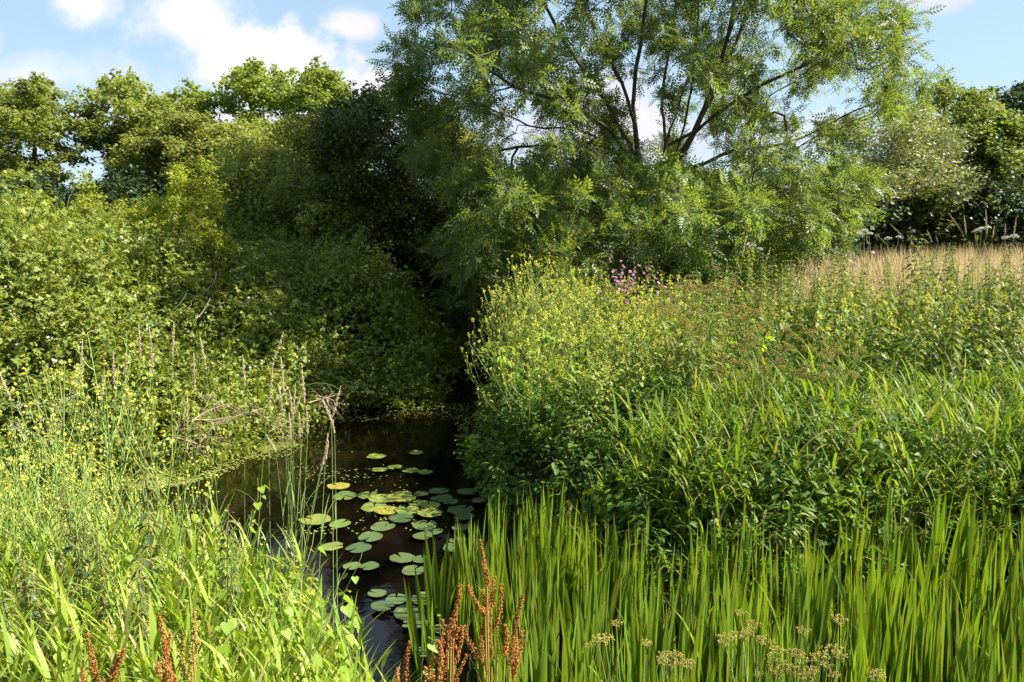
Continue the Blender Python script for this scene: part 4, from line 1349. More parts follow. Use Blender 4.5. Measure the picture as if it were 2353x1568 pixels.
# willowherb
WH = ['tallest pink willowherb at the back of the mustard clump', 'pink willowherb just right of the tallest one', 'pink willowherb low between mustard and ash', 'small pink willowherb farther right below the ash', 'pink willowherb at the edge of the nettles']
for i, (u, v, Y, nf) in enumerate([(1432, 612, 8.7, 13), (1468, 618, 8.8, 9), (1400, 650, 8.6, 3), (1535, 636, 8.9, 4), (1612, 642, 9, 3)]):
    p = P(u, v, Y)
    b = np.array([p[0], p[1], gz(p[0], p[1])])
    h = p[2] - b[2]
    gs, gl, gf_ = Geo(), Geo(), Geo()
    for k in range(4):
        c = stemcurve(h * rng.uniform(.82, 1), rng.uniform(.02, .13), k * 1.7, 8)
        gs.tube(c, np.linspace(.006, .002, 8), sides=4)
        f = rng.uniform(.2, .95, 45)
        pp_ = np.stack([np.interp(f, np.linspace(0, 1, 8), c[:, j]) for j in range(3)], -1)
        d = hdir(45)
        d[:, 2] = .25
        gl.stamp(LANCE, pp_, frames(d, rdir(45, 1.2, .4)), rng.uniform(.06, .12, 45))
        flowers(gf_, c[-1] + rng.normal(size=(nf, 3)) * np.array([.085, .085, .11]) - np.array([0, 0, .1]), .024)
    thing('willowherb_plant', WH[i], 'willowherb', [('stem', gs.mesh('willowherb_stem', M['stemgreen'])), ('foliage', gl.mesh('willowherb_foliage', M['bramble'])), ('blossoms', gf_.mesh('willowherb_flowers', M['pink']))], b, group='pink willowherb behind the mustard')
# hogweed umbels
HW = ['white hogweed umbel at the meadow edge in front of the ash', 'white hogweed umbels left of centre along the meadow', 'white hogweed umbels standing above the meadow near the right edge', 'low white hogweed umbel at the right end of the meadow', 'low white hogweed among the dry grass']
for i, lst in enumerate([[(1730, 568), (1722, 578), (1745, 577)], [(1985, 535), (1975, 542), (1998, 541)], [(2255, 530), (2270, 527), (2245, 536)], [(2330, 548), (2310, 551)], [(2040, 552), (2065, 549)]]):
    Y = [10.8, 12.5, 12, 12.5, 14][i]
    tips = [P(u, v, Y + rng.normal() * .05) for u, v in lst]
    b = np.array([tips[0][0], Y, gz(tips[0][0], Y)])
    thing('hogweed_plant', HW[i], 'hogweed', umbelplant(tips, b, 'white', 'stempale', rays=14, R_=.06, ur=.014, ns=10, ss_=.010, flatness=.55, thick=.005), b, group='white hogweed at the meadow edge')

# tall grass stems with seed heads ---------------------------------------


def seedgrass(top, hb, base, matseed='seedhead', leafn=2, r=.0125):
    """stem from base to the head; head from hb (bottom) to top; relative to base"""
    top, hb, base = (np.asarray(a, float) for a in (top, hb, base))
    top, hb = top - base, hb - base
    gs, gh = Geo(), Geo()
    c = bez(np.zeros(3), np.array([hb[0] * .45, hb[1] * .45, hb[2] * .5]) - (top - hb) * np.array([.2, .2, 0]), hb, 9)
    gs.tube(np.vstack([c, (hb + top) / 2]), np.linspace(.0032, .0013, 10), sides=4)
    if leafn:
        f = rng.uniform(.25, .7, leafn)
        p = np.stack([np.interp(f, np.linspace(0, 1, 9), c[:, i]) for i in range(3)], -1)
        gs.blades(p, rng.uniform(.18, .34, leafn), rng.uniform(.007, .011, leafn), rng.uniform(0, 6.28, leafn), rng.uniform(.3, .7, leafn), rng.uniform(.3, 1.2, leafn), seg=4)
    L = np.linalg.norm(top - hb)
    ax = norm(top - hb)
    n = int(80 + L * 1000)
    s = rng.uniform(0, 1, n)
    rr = r * np.clip(np.minimum(.4 + s * 3, (1.05 - s) * 2.2), .15, 1) * (.65 + .35 * np.sin(s * L / .035 * 6.28 + rng.uniform(0, 6)))
    side = rdir(n)
    side = norm(side - (side @ ax)[:, None] * ax)
    p = hb + (top - hb) * s[:, None] + side * (rr * np.sqrt(rng.uniform(0, 1, n)))[:, None]
    seeds(gh, p, .0066, norm(ax + side * .35))
    return [('stem', gs.mesh('grass_stem', M['stemgreen'])), ('seed_head', gh.mesh('grass_head', M[matseed]))]


Z4 = lambda x, y: (.3503 * x, 509.4 + .3503 * y)
HEADS = [((908, 680), (920, 900)), ((978, 692), (1003, 960)), ((1140, 660), (1130, 890)), ((1312, 760), (1352, 970)), ((1270, 865), (1275, 1110)), ((1592, 878), (1605, 1080)), ((1858, 730), (1780, 960)), ((1790, 930), (1763, 1230)),
         ((1842, 890), (1862, 1130)), ((1980, 970), (1997, 1190)), ((1825, 1070), (1860, 1280)), ((1897, 1105), (1915, 1270)), ((1937, 1065), (1920, 1290)), ((1970, 1145), (1925, 1265)), ((2235, 1080), (2178, 1290)),
         ((2118, 1175), (2175, 1310)), ((2143, 1168), (2195, 1385)), ((1228, 1148), (1228, 1330)), ((540, 775), (527, 1055)), ((740, 845), (752, 1100)), ((848, 868), (805, 1020)), ((685, 970), (665, 1180)), ((0, 1000), (70, 1170)),
         ((1895, 1260), (1908, 1440)), ((1962, 1260), (1968, 1420)), ((2008, 1210), (2018, 1400)), ((335, 1280), (315, 1460)), ((415, 1275), (355, 1400)), ((1745, 1400), (1810, 1510)), ((2150, 1390), (2135, 1568)), ((2155, 1460), (2100, 1640))]
HLAB = {0: 'tan reed grass head left of the tallest, upright', 1: 'tan reed grass head leaning left between two upright ones', 2: 'tallest upright tan reed grass head of the left group', 3: 'tan reed grass head bending left at its tip', 4: 'tan reed grass head low and upright in the middle',
        5: 'lone tan reed grass head between the two groups', 6: 'longest tan reed grass head leaning to the right', 7: 'lower tan reed grass head below the long leaning one', 14: 'tan reed grass head leaning right over the water, outermost',
        16: 'tan reed grass head crossing the outermost one over the water', 15: 'tan reed grass head leaning left over the water beside the outermost', 17: 'short tan reed grass head in front of the dead twigs', 22: 'tan reed grass head at the left edge of the picture', 28: 'drooping tan reed grass head low over the cove'}
for i, (a, b) in enumerate(HEADS):
    Y = 4.7 + rng.uniform(-.25, .25)
    a, b = P(*Z4(*a), Y), P(*Z4(*b), Y + .02)
    dirx = (b - a)
    bx = b[0] + dirx[0] * 1.2 + rng.normal() * .04
    by = min(Y, 4.25 if bx > -1.3 else 4.7) + rng.normal() * .05
    bs = np.array([bx, by, gz(bx, by)])
    bs[2] = max(bs[2], -.1)
    near = a[0] > -1.45
    thing('reed_grass_stem', HLAB.get(i, 'tan reed grass head in the close bunch at the water edge' if near else 'tan reed grass head among the yellow mustard on the left'), 'reed grass', seedgrass(a, b, bs), bs, group='reed grass stems at the near water edge')
# meadow seed stems
MS = [(2180, 490, 2215, 540), (2215, 495, 2220, 540), (2045, 515, 2075, 545), (2265, 480, 2268, 545), (2335, 500, 2328, 550), (2310, 515, 2309, 550), (2285, 520, 2280, 548), (2130, 530, 2140, 552), (2020, 545, 2035, 560), (1990, 550, 1996, 562),
      (2150, 540, 2155, 558), (2240, 535, 2243, 556), (1715, 545, 1705, 590), (1890, 590, 1905, 640), (1860, 610, 1862, 640), (2085, 540, 2120, 600), (1770, 570, 1760, 600)]
for i, (u, v, u2, v2) in enumerate(MS):
    Y = 11.5 if u > 1900 else 9.8
    a, b = P(u, v, Y), P(u2, v2, Y)
    bs = np.array([b[0] + (b[0] - a[0]) * .3, Y, gz(b[0], Y)])
    thing('meadow_grass_stem', 'dry tan grass stem rising above the meadow against the dark hedge' if u > 1900 else 'dry tan grass stem at the meadow edge in front of the ash', 'grass stem', seedgrass(a, b, bs, r=.016, leafn=1), bs, group='tall grass stems above the meadow')

# ------------------------------------------------------------------ foreground mustard, bindweed, meadowsweet on the left
FV = [mustard(rng.uniform(.9, 1.1), nb=10, fl=5, spread=.5, leafy=False, size=.009) for _ in range(5)]
FMP = [(-.9, 3.3), (-1.2, 4.0), (-1.8, 4.5), (-2.6, 4.9), (-4.6, 5.5), (-4.8, 4.8), (-2.7, 2.4), (-1.9, 2.2)]
q = sample_poly(FMP, 85)
k = (rng.uniform(0, 1, 85) < np.clip((-.75 - q[:, 0]) * .5, .06, 1))
for i, (x, y) in enumerate(q[k]):
    hh = rng.uniform(.75, 1.05) * (1.0 if x < -1.8 else .85)
    thing('hedge_mustard', 'thin hedge mustard with small yellow flowers near the left edge' if x < -2. else 'thin hedge mustard with few yellow flowers among the pale grass', 'mustard', FV[i % 5], (x, y, gz(x, y)), rng.uniform(0, 6.28), hh, 'hedge mustard in the left foreground', (rng.normal() * .12, rng.normal() * .12))
TM = ['tall thin mustard crossing the brambles, topmost yellow tuft', 'tall thin mustard left of the topmost tuft', 'thin mustard leaning left over the grass', 'thin mustard beside the cream meadowsweet', 'thin mustard with drooping tufts between reed heads']
for i, (u, v, Y) in enumerate([(215, 780, 4.6), (180, 790, 4.6), (75, 800, 4.5), (120, 860, 4.4), (290, 850, 4.6)]):
    p = P(u, v, Y)
    b = gz(p[0] + .1, p[1])
    thing('hedge_mustard', TM[i], 'mustard', FV[i % 5], (p[0] + .08, p[1], b), rng.uniform(0, 6.28), (p[2] - b) / 1.05, 'hedge mustard in the left foreground')


def bindweed(h, n):
    gs, gl = Geo(), Geo()
    s = np.linspace(0, 1, 16)
    a = s * 9 + rng.uniform(0, 6)
    c = np.stack([np.cos(a) * .035 + s * rng.normal() * .2, np.sin(a) * .035 + s * rng.normal() * .2, s * h], -1)
    gs.tube(c, np.full(16, .0022), sides=3)
    f = rng.uniform(.1, 1, n)
    p = np.stack([np.interp(f, s, c[:, i]) for i in range(3)], -1)
    d = hdir(n)
    p = p + d * .03
    d[:, 2] = -.7
    nr = norm(hdir(n) * .2 + d * np.array([1, 1, 0]) * .9 + np.array([.25, -.45, .55]) + rng.normal(size=(n, 3)) * .25)
    gl.stamp(HEART, p, frames(d, nr), rng.uniform(.045, .10, n) * (1.1 - .45 * f))
    return [('stem', gs.mesh('bindweed_stem', M['stemgreen'])), ('foliage', gl.mesh('bindweed_foliage', M['bind']))]


BV = [bindweed(.85, 15) for _ in range(4)]
for i, (u, v, Y) in enumerate([(400, 1250, 3.7), (500, 1290, 3.2), (480, 1410, 2.8), (620, 1330, 3.2), (660, 1400, 2.9), (330, 1080, 4.3), (470, 1100, 4.4), (570, 1160, 4.1), (660, 1230, 4.0), (130, 1060, 4.5), (250, 1220, 3.6), (730, 1420, 2.8), (540, 1480, 2.6), (350, 1400, 2.8), (430, 1200, 3.9), (280, 1330, 3.1), (760, 1250, 3.9), (600, 1250, 3.7), (700, 1330, 3.2), (380, 1330, 3.1), (450, 1340, 3.), (560, 1400, 2.8), (780, 1480, 2.6), (650, 1480, 2.6), (820, 1400, 3.)]):
    p = P(u, v, Y)
    b = gz(p[0], p[1])
    thing('bindweed', 'light green heart leaved bindweed climbing through the pale grass', 'bindweed', BV[i % 4], (p[0], p[1], b), rng.uniform(0, 6.28), max(.5, p[2] - b) / .85, 'bindweed in the left foreground')
for i, (u, v, Y) in enumerate([(2080, 850, 7.2), (2110, 880, 7.0), (2050, 900, 7.0), (1740, 860, 7.4), (1780, 800, 7.8), (2010, 960, 6.6), (1950, 1000, 6.3), (1860, 960, 6.6), (1560, 980, 6.5), (1880, 1090, 5.9)]):
    p = P(u, v, Y)
    b = gz(p[0], p[1])
    thing('bindweed', 'bright bindweed climbing over the grass below the nettles', 'bindweed', BV[i % 4], (p[0], p[1], b), rng.uniform(0, 6.28), max(.5, p[2] - b) / .85, 'bindweed on the right bank')
for i, (u, v) in enumerate([(120, 935), (70, 960), (5, 965)]):
    p = P(u, v, 4.6)
    b = np.array([p[0], p[1], gz(p[0], p[1])])
    gs, gf_, gl = Geo(), Geo(), Geo()
    c = stemcurve(p[2] - b[2], .05, 1., 8)
    gs.tube(c, np.linspace(.005, .002, 8), sides=4)
    fp = np.concatenate([c[-1] + rng.normal(size=3) * np.array([.035, .035, .05]) + rng.normal(size=(24, 3)) * .013 for _ in range(4)])
    flowers(gf_, fp, .008)
    f = rng.uniform(.2, .85, 14)
    gl.stamp(OV, np.stack([np.interp(f, np.linspace(0, 1, 8), c[:, j]) for j in range(3)], -1), frames(hdir(14), rdir(14, 1.2, .4)), rng.uniform(.06, .1, 14))
    thing('meadowsweet', ['cream meadowsweet, rightmost of the three on the left', 'cream meadowsweet in the middle of the three', 'cream meadowsweet at the left edge'][i], 'meadowsweet', [('stem', gs.mesh('meadowsweet_stem', M['stemgreen'])), ('blossoms', gf_.mesh('meadowsweet_flowers', M['cream'])), ('foliage', gl.mesh('meadowsweet_foliage', M['herb']))], b, group='cream meadowsweet')

# ------------------------------------------------------------------ docks
Z8 = lambda x, y: (764.7 + .3501 * x, 1019.3 + .3501 * y)
Z7 = lambda x, y: (.3501 * x, 1019.3 + .3501 * y)


def dock(spikes, base, Y, mat='rust', leaves=5):
    """spikes: (tip, bottom) photo positions; base = photo u of the root"""
    bb = P(base, 1640, Y)
    bb[2] = max(gz(bb[0], bb[1]), 0)
    gs, gl, heads = Geo(), Geo(), []
    fork = np.array([0, 0, .35])
    gs.tube(np.array([(0, 0, 0), (0, 0, .18), fork]), [.008, .007, .006], sides=6)
    for tp, bt in spikes:
        gh = Geo()
        heads.append(gh)
        yo = Y + rng.normal() * .05
        a, b = P(*tp, yo) - bb, P(*bt, yo) - bb
        gs.tube(bez(fork, (fork + b) / 2 + np.array([(b - fork)[0] * .25, 0, -.03]), b, 6), np.linspace(.0045, .003, 6), sides=4)
        wob = rng.normal(size=3) * .012
        nW = max(4, int(np.linalg.norm(a - b) / .0115))
        ax = bez(b, (a + b) / 2 + wob, a, nW)
        gs.tube(ax, np.linspace(.0028, .0012, nW), sides=4)
        for k in range(nW):
            f = k / nW
            r = .0125 * (1.05 - .6 * f) * rng.uniform(.75, 1.15)
            n = int(17 * (1.1 - .45 * f))
            an = rng.uniform(0, 6.28, n)
            q = ax[k] + np.stack([np.cos(an) * r, np.sin(an) * r, rng.normal(size=n) * .0028 - .002], -1) * rng.uniform(.55, 1.05, (n, 1)) ** np.array([1, 1, 0])
            seeds(gh, q, .0068, norm(np.stack([np.cos(an), np.sin(an), np.full(n, -.6)], -1)))
    d = hdir(leaves)
    d[:, 2] = .7
    gl.stamp(ovate(.24, .05, .3), np.tile(fork, (leaves, 1)) * rng.uniform(.6, 1.6, (leaves, 1)), frames(d, rdir(leaves, 1., .3)), rng.uniform(.16, .3, leaves))
    return [('stem', gs.mesh('dock_stem', M['rustgreen'])), *[('seed_spike', q.mesh('dock_spike', M[mat])) for q in heads], ('foliage', gl.mesh('dock_foliage', M['bind']))], bb


def z8s(l):
    return [(Z8(*a), Z8(*b)) for a, b in l]


def z7s(l):
    return [(Z7(*a), Z7(*b)) for a, b in l]


DOCKS = [
    (z8s([((965, 635), (1012, 920)), ((1060, 880), (1040, 1060)), ((890, 930), (1000, 1110)), ((1105, 925), (1082, 1190)), ((985, 960), (1010, 1240)), ((1015, 900), (1040, 1400)), ((980, 1200), (990, 1440)), ((1130, 1190), (1130, 1380)), ((1245, 1000), (1165, 1460)), ((1245, 1225), (1195, 1460)), ((865, 1195), (945, 1390)), ((1205, 1290), (1190, 1520))]), 1130, 2.7, 'rust', 'tallest rust brown dock in front of the iris bed'),
    (z8s([((835, 935), (775, 1240)), ((720, 1155), (695, 1430)), ((780, 1150), (755, 1380)), ((850, 1200), (800, 1430)), ((650, 1385), (672, 1600)), ((880, 1385), (790, 1600)), ((690, 1300), (690, 1560)), ((825, 1210), (790, 1330)), ((745, 1400), (720, 1600))]), 1020, 2.6, 'rust', 'bushy rust brown dock left of the tallest one'),
    (z8s([((500, 1300), (480, 1640)), ((425, 1480), (430, 1660)), ((610, 1470), (600, 1640))]), 935, 2.55, 'rust', 'short narrow rust dock at the edge of the pale grass'),
    (z7s([((1045, 1140), (1090, 1430)), ((1120, 1250), (1095, 1640)), ((1085, 1330), (1080, 1640)), ((1045, 1440), (1040, 1640))]), 385, 2.5, 'rust', 'thick rust dock spike in the left foreground'),
    (z7s([((570, 1250), (640, 1568)), ((780, 1380), (715, 1568)), ((820, 1350), (745, 1520)), ((600, 1470), (660, 1640)), ((745, 1470), (690, 1640)), ((545, 1460), (640, 1640))]), 235, 2.45, 'rust', 'rust dock at the bottom left with slanting spikes'),
    (z7s([((1275, 1090), (1265, 1300)), ((1215, 1240), (1215, 1560)), ((1310, 1290), (1255, 1560)), ((1190, 1440), (1200, 1640)), ((1280, 1250), (1260, 1480))]), 435, 2.5, 'rustgreen', 'yellow-green ripening dock right of the thick rust spike'),
    (z7s([((1080, 1425), (1130, 1568)), ((1100, 1470), (1140, 1640))]), 405, 2.4, 'rust', 'small rust dock spike tilted at the bottom edge')]
for sp_, bu, Y, mt, lab in DOCKS:
    parts, bb = dock(sp_, bu, Y, mt)
    thing('dock_plant', lab, 'dock', parts, bb, group='dock plants in the foreground')

# water dropwort in the near right foreground
Z9 = lambda x, y: (1529 + .3501 * x, 1019.3 + .3501 * y)
UP = [([Z9(390, 1315), Z9(440, 1300), Z9(545, 1262), Z9(510, 1285), Z9(660, 1325), Z9(735, 1395), Z9(700, 1500), Z9(620, 1540), Z9(575, 1220), Z9(495, 1140), Z9(780, 1480), Z9(690, 1440), Z9(610, 1310), Z9(740, 1530)], 1760, 2.35, 'large tan seeding water dropwort at the bottom right of centre'),
      ([Z9(850, 1405), Z9(905, 1450), Z9(830, 1500), Z9(890, 1540), Z9(900, 1258), Z9(960, 1520), Z9(930, 1570)], 1830, 2.3, 'tan water dropwort right of the largest, with one stalk standing up'),
      ([Z9(1070, 1395), Z9(1140, 1420), Z9(1060, 1480), Z9(1110, 1545), Z9(1125, 1370), Z9(1135, 1190), Z9(1010, 1440)], 1880, 2.3, 'tan water dropwort, rightmost big one before the iris leaves'),
      ([Z9(1390, 1535), Z9(1370, 1560)], 2010, 2.2, 'small brown umbel at the bottom edge among iris leaves'),
      ([Z8(1740, 1310), Z8(1790, 1315), Z8(1690, 1350)], 1470, 2.35, 'single tan umbel on a slanting stalk, leftmost of the dropworts'),
      ([Z8(2055, 1335), Z8(1862, 1205)], 1460, 2.35, 'thin umbel stalks with small closed heads'),
      ([Z8(2180, 1420), Z8(2240, 1420), Z8(2290, 1450), Z8(2160, 1450), Z8(2220, 1470), Z8(2330, 1480)], 1560, 2.35, 'broad tan dropwort with green bindweed leaf beside it')]
for tips, bu, Y, lab in UP:
    bb = P(bu, 1700, Y)
    bb[2] = max(gz(bb[0], bb[1]), 0)
    tp = [P(u, v, Y + rng.normal() * .04) for u, v in tips]
    thing('dropwort_plant', lab, 'umbellifer', umbelplant(tp, bb, 'umbelseed', 'stempale', rays=8, R_=.027, ur=.0068, ns=14, ss_=.0042, thick=.003), bb, group='seeding water dropwort in the foreground')

# ------------------------------------------------------------------ lily pads


def padmesh(seed, mat):
    r = np.random.default_rng(seed)
    n = 30
    notch = .16
    a = np.linspace(notch, 2 * PI - notch, n)
    ph = r.uniform(0, 6, 3)
    rad_ = .5 * (1 + .03 * np.sin(3 * a + ph[0]) + .02 * np.sin(7 * a + ph[1])) * np.clip(.80 + np.minimum(a, 2 * PI - a) * .45, 0, 1)
    rings = [.35, .7, 1.]
    v = [(0.03, 0, 0)]
    for q in rings:
        z = .004 * np.sin(2 * a + ph[2]) * q + .02 * q ** 5 * np.clip(np.sin(3 * a + ph[0]) + .3 * np.sin(8 * a + ph[1]), -.1, 1.2)
        v += list(np.stack([np.cos(a) * rad_ * q, np.sin(a) * rad_ * q * .9, z], -1))
    f3 = [(0, 1 + i, 2 + i) for i in range(n - 1)]
    f4 = []
    for k in range(2):
        o = 1 + k * n
        f4 += [(o + i, o + n + i, o + n + i + 1, o + i + 1) for i in range(n - 1)]
    g = Geo()
    g.add(v, f4, f3)
    # thin rim so that the pad has thickness
    vv = np.array(v[1 + 2 * n:])
    low = vv * np.array([.99, .99, 1]) - np.array([0, 0, .006])
    g.add(np.vstack([vv, low]), [(i, i + n, i + n + 1, i + 1) for i in range(n - 1)])
    return g.mesh('lily_pad', mat)


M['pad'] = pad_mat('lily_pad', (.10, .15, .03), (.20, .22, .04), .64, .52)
M['padshade'] = pad_mat('shaded_lily_pad', (.05, .085, .03), (.09, .125, .035), .66, .64)  # shaded copy: darker green puts shade into the lower and right pads
PADSHADE = [padmesh(s + 20, M['padshade']) for s in range(5)]
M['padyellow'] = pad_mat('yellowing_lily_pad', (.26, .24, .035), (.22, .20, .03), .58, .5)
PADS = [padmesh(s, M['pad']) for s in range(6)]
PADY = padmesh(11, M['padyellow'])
PL = [(80, 352, 165), (231, 350, 140), (457, 348, 140), (580, 345, 100), (697, 328, 135), (335, 380, 190), (470, 383, 150), (560, 398, 130), (715, 370, 150), (270, 428, 180), (350, 452, 170), (490, 456, 170), (452, 510, 165), (640, 478, 170),
      (640, 412, 140), (50, 537, 140), (330, 558, 165), (605, 552, 170), (655, 596, 130), (590, 629, 130), (247, 638, 165), (820, 645, 110), (170, 697, 170), (-5, 690, 150), (455, 768, 175), (580, 780, 120), (128, 828, 120), (240, 832, 130),
      (530, 842, 160), (840, 445, 180), (860, 492, 140), (885, 330, 140), (960, 390, 100), (795, 705, 150), (770, 405, 110), (285, 91, 130), (545, 68, 98), (305, 183, 105), (408, 168, 100), (512, 193, 115), (606, 205, 105), (38, 300, 150),
      (290, 992, 120), (500, 1125, 210), (610, 1035, 200), (420, 1040, 150), (540, 1205, 170), (590, 1400, 140), (330, 1095, 150), (660, 1310, 120), (720, 1230, 130), (840, -40, 95), (-113, 515, 205), (915, 10, 62), (840, 570, 130)]
PLAB = {0: 'yellow-green lily pad, left one of the upper row', 41: 'lone lily pad with yellow rim at the upper left of the pads', 15: 'bright lily pad lying left of the orange sunken leaf', 52: 'leftmost bright lily pad, half behind the reed stems', 35: 'small bright lily pad far up the water, left', 36: 'small bright lily pad farthest up the open water',
        37: 'spotted yellow lily pad in the upper pair', 38: 'smooth bright lily pad of the upper pair', 39: 'small dark lily pad right of the upper pair', 40: 'small glossy lily pad touching the dark shade on the right', 51: 'yellow lily pad tucked under the right bank', 53: 'tiny lily pad under the right bank',
        20: 'shaded round lily pad alone on black water', 24: 'shaded round lily pad with a smaller one beside it', 25: 'small shaded lily pad touching the round one', 22: 'shaded lily pad near the pale grass, left', 16: 'shaded lily pad just below the yellow cluster', 12: 'half yellow lily pad at the front of the sunlit cluster', 10: 'yellowing lily pad, half overlapped, in the sunlit cluster'}
for i, (x, y, w) in enumerate(PL):
    u, v = Z8(x, y)
    c = G(u, v, .0)
    d = w * .3501 / FPX * np.linalg.norm(c - np.array([0, 0, CAMZ]))
    me = PADY if i in (10, 41) else (PADSHADE[i % 5] if (y > 500 and x > 60) or x > 690 else PADS[i % 6])
    lab = PLAB.get(i, 'yellow-green lily pad in the sunlit overlapping cluster' if y < 500 and x < 700 else ('shaded lily pad beside the iris leaves' if x > 700 else ('dull green lily pad in the shade at the bottom of the water' if y > 900 else 'shaded green lily pad on the dark water')))
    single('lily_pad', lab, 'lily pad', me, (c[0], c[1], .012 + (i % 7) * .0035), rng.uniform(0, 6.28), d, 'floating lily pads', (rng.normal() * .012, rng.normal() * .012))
for i, (x, y) in enumerate([(684, 1082), (700, 1145)]):
    u, v = Z8(x, y)
    p = G(u, v, .09)
    gs, gf_, gc = Geo(), Geo(), Geo()
    gs.tube(np.array([(0, 0, -.1), (.003, 0, -.05), (0, 0, 0)]) * .9, [.004, .004, .004], sides=5)
    an = np.arange(5) * 2 * PI / 5
    d = np.stack([np.cos(an), np.sin(an), np.full(5, 1.3)], -1)
    gf_.stamp(ovate(.8, .2, -.25), np.stack([np.cos(an) * .004, np.sin(an) * .004, np.zeros(5)], -1), frames(d, -np.stack([np.cos(an), np.sin(an), np.full(5, -.4)], -1)), np.full(5, .024))
    seeds(gc, np.array([[0, 0, .01]]), .014)
    thing('water_lily_bud', ['upper yellow water lily bud', 'lower yellow water lily bud beside the dock'][i], 'water lily', [('stalk', gs.mesh('lily_stalk', M['stemgreen'])), ('petals', gf_.mesh('lily_petals', M['yellow'])), ('centre', gc.mesh('lily_centre', M['yellow']))], p, group='yellow water lily buds')

# duckweed
HEXA = ([(math.cos(a) * .5, math.sin(a) * .5, 0) for a in np.arange(6) * PI / 3], [(0, 1, 2, 3), (0, 3, 4, 5)], None)
g = Geo()


def dw(poly, n, size, dens):
    q = sample_poly(poly, n)
    e = pdist(q[:, 0], q[:, 1], poly)
    q = q[e > (.16 + .26 * wav(q[:, 0], q[:, 1], 5, 44)) * rng.uniform(.3, 1.6, n)]
    n = len(q)
    k = rng.uniform(0, 1, n) < dens(q[:, 0], q[:, 1])
    q = q[k]
    n = len(q)
    a = rng.uniform(0, 6.28, n)
    g.stamp(HEXA, np.stack([q[:, 0], q[:, 1], rng.uniform(.004, .008, n)], -1), frames(np.stack([np.cos(a), np.sin(a), rng.normal(size=n) * .05], -1), np.tile([0, 0, 1.], (n, 1))), rng.uniform(*size, n))


dw([(-4.6, 7.0), (-4.0, 7.75), (-3.1, 8.7), (-2.6, 9.5), (-2.3, 8.9), (-3.0, 7.7), (-4.2, 6.9)], 13000, (.012, .03), lambda x, y: np.clip(.7 + .7 * wav(x, y, 4, 41) - .2 * (y > 8.6), .05, 1))
dw([(-2.7, 9.5), (-2.2, 10.8), (-1.1, 11.3), (-.8, 12.5), (-.35, 11), (-.5, 9), (-.5, 8), (-.7, 6.2), (-1.9, 6.2), (-2.6, 8)], 6500, (.008, .026), lambda x, y: np.clip(wav(x, y, 2.4, 42) * 1.1 - .15 + .45 * (y > 10.2), .05, .85) ** 1.8)
dw([(-1.6, 5.3), (-1.0, 6.6), (.2, 6.4), (.4, 5.4), (.1, 4), (0, 3), (-.5, 3.4), (-.9, 4.4)], 5200, (.006, .016), lambda x, y: np.clip(wav(x, y, 3.2, 43) * 1.3 - .35, .012, .8) ** 1.3)
tag(link('duckweed', g.mesh('duckweed', M['duck'])), 'yellow-green duckweed mat and flecks floating on the water', 'duckweed', kind='stuff')

# ------------------------------------------------------------------ dead branches at the water edge
DB = [((770, 1310), (930, 1190), 9.2), ((780, 1300), (1100, 1200), 9.3), ((800, 1480), (900, 1300), 8.9), ((700, 1540), (1000, 1420), 8.6), ((950, 1200), (1110, 1290), 9.6), ((1010, 1290), (1090, 1180), 9.7), ((870, 1330), (1150, 1370), 9.3),
      ((720, 1500), (900, 1440), 8.6), ((1080, 1380), (1190, 1280), 9.6), ((690, 1420), (860, 1500), 8.8), ((1270, 1140), (1400, 1220), 11.), ((1240, 1190), (1390, 1130), 11.), ((860, 1180), (960, 1260), 9.5)]
for i, (a, b, Y) in enumerate(DB[:3] + DB[8:12]):
    a, b = [(x * .3503 if True else 0, 509.4 + .3503 * y) for x, y in ((a[0] * 1.63, a[1]), (b[0] * 1.63, b[1]))]
    wl = lambda u: np.interp(u, [380, 440, 560, 650, 780, 1000], [7.7, 7.95, 8.6, 9.1, 10.3, 10.9])
    A_, B_ = P(*a, wl(a[0]) - .05), P(*b, wl(b[0]) - .12)
    A_[2] = max(A_[2], .03)
    g = Geo()
    L = np.linalg.norm(B_ - A_)
    main = bez(A_, (A_ + B_) / 2 + rng.normal(size=3) * .12 * L, B_, 9) - A_
    g.tube(main, np.linspace(.009, .003, 9) * rng.uniform(.8, 1.2), sides=5)
    for k in range(8):
        j = rng.integers(1, 8)
        d = norm((main[j + 1] - main[j]) * 2 / L + rng.normal(size=3) * .7)
        l_ = rng.uniform(.1, .32)
        e_ = main[j] + d * l_
        g.tube(bez(main[j], main[j] + d * l_ * .5 + rng.normal(size=3) * .04, e_, 5), np.linspace(.005, .0018, 5), sides=4)
        for q in range(2):
            d2 = norm(d + rng.normal(size=3) * .8)
            g.tube(np.array([main[j] + d * l_ * .6, main[j] + d * l_ * .6 + d2 * .1, main[j] + d * l_ * .6 + d2 * .2 + rng.normal(size=3) * .02]), [.0028, .002, .0012], sides=3)
    single('dead_branch', 'pale brown dead branch in the tangle below the brambles' if i < 5 else 'grey dead branch in the shade at the far waterline', 'dead branch', g.mesh('dead_branch', M['deadwood']), A_, group='dead branches at the foot of the brambles')
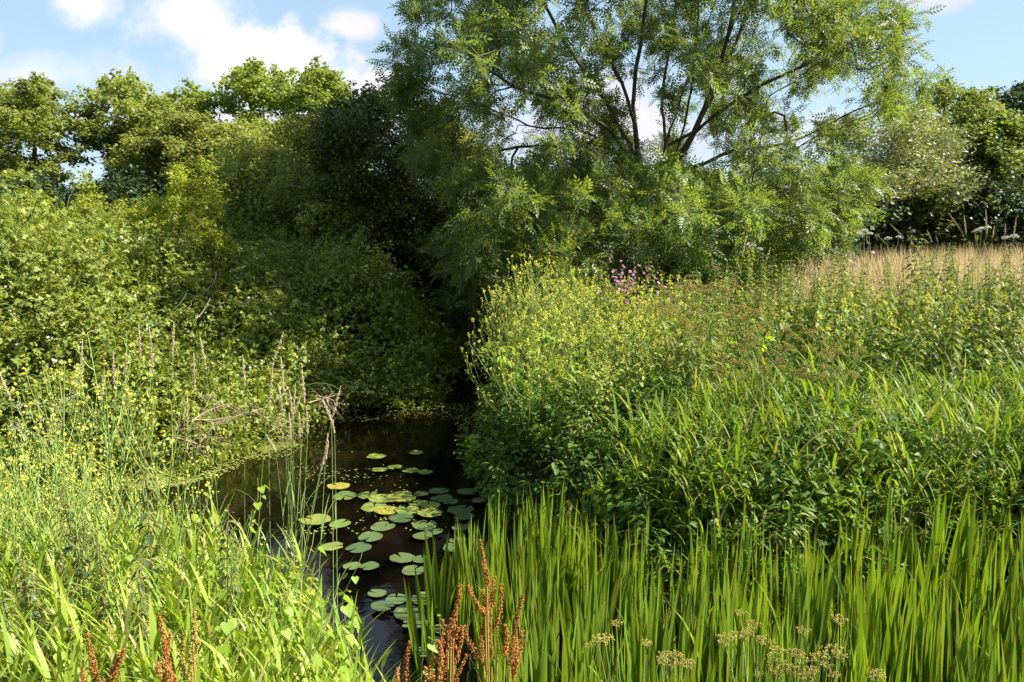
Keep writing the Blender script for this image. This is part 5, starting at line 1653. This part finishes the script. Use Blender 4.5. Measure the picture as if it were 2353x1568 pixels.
# dry stems poking out of the brambles
DS = [(575, 470, 680, 120), (800, 445, 750, 100), (880, 430, 910, 100), (860, 460, 1030, 310), (1050, 640, 1230, 450), (1280, 640, 1380, 500), (730, 490, 640, 310), (770, 300, 745, 160), (1180, 600, 1250, 550), (360, 330, 330, 170), (880, 460, 1030, 430), (930, 200, 920, 120), (1310, 460, 1420, 330), (620, 420, 560, 220)]
for i, (x1, y1, x2, y2) in enumerate(DS):
    a, b = Z4(x1, y1), Z4(x2, y2)
    Y = 11.2 - (y1 - 300) / 400 * 1.2
    A_, B_ = P(*a, Y), P(*b, Y + .1)
    g = Geo()
    g.tube(bez(A_, (A_ + B_) / 2 + rng.normal(size=3) * .06, B_, 7) - A_, np.linspace(.010, .005, 7), sides=4)
    for k in range(3):
        j = (B_ - A_) * rng.uniform(.6, .95)
        g.tube(np.array([j, j + norm((B_ - A_) + rng.normal(size=3) * .5) * .12]), [.0028, .0012], sides=3)
    single('dry_stem', 'bleached dry stem sticking out of the sunlit brambles', 'dry stem', g.mesh('dry_stem', M['deadstem']), A_, group='dry stems on the left bank')

# ------------------------------------------------------------------ rose bush and saplings on the left bank
BUSH = [('rose_bush', 'yellow-green wild rose bush with tall shoot on top of the bramble bank', [(360, 560), (375, 510), (420, 480), (450, 455), (500, 470), (525, 540), (530, 600), (470, 610), (430, 580)], 11.9, 150, 440),
        ('hawthorn_sapling', 'small yellow-green hawthorn sapling left of the rose bush', [(170, 520), (185, 470), (210, 465), (235, 490), (240, 525)], 12.1, 40, 205),
        ('rose_bush', 'low yellow-green shrub spreading between sapling and rose bush', [(225, 520), (270, 490), (330, 480), (400, 470), (420, 540), (400, 590), (250, 570)], 11.9, 100, 320),
        ('hawthorn_sapling', 'thin shoot of yellow-green leaves just left of the rose bush top', [(395, 480), (400, 400), (415, 385), (422, 430), (425, 490)], 12.0, 24, 412)]
SPIKES = {440: [(470, 368, 470), (448, 405, 480), (492, 430, 500)], 205: [(190, 402, 500), (205, 430, 500)], 412: [(408, 378, 480)], 320: [(350, 455, 500), (280, 470, 520)]}
for nm, lab, poly, Y, n, bu in BUSH:
    tg = crown_targets(poly, Y, .5, n, edge=.3)
    for (u1, v1, v2) in SPIKES.get(bu, ()):
        vv = np.arange(v1, v2, 9.)
        tg = np.vstack([tg, P(u1 + rng.normal(size=len(vv)) * 2 + (vv - v1) * .04, vv, Y + rng.normal(size=len(vv)) * .03)])
    b = P(bu, 640, Y)
    b[2] = max(float(mound(b[0], b[1])) - .7, gz(b[0], b[1]))
    top = P(bu, np.min(np.array(poly)[:, 1]) * .5 + 320, Y)
    nodes, chains, rad = grow([[b, (b + top) / 2, top]], tg, step=.14, arch=.3, tipr=.0035)
    root = link(nm, None)
    root.location = b
    tag(root, lab, 'shrub')
    link('trunk', wood(nodes - b, chains, rad, M['barkpale'], nm + '_stems', rmax=.025), root)
    link('crown', leafcloud(tg - b, 40, .085, .042, OV, M['rose'], nm + '_leaves', up=.9, flat=.9), root)
print('objects', len(bpy.data.objects), 'verts', sum(len(m.vertices) for m in bpy.data.meshes))
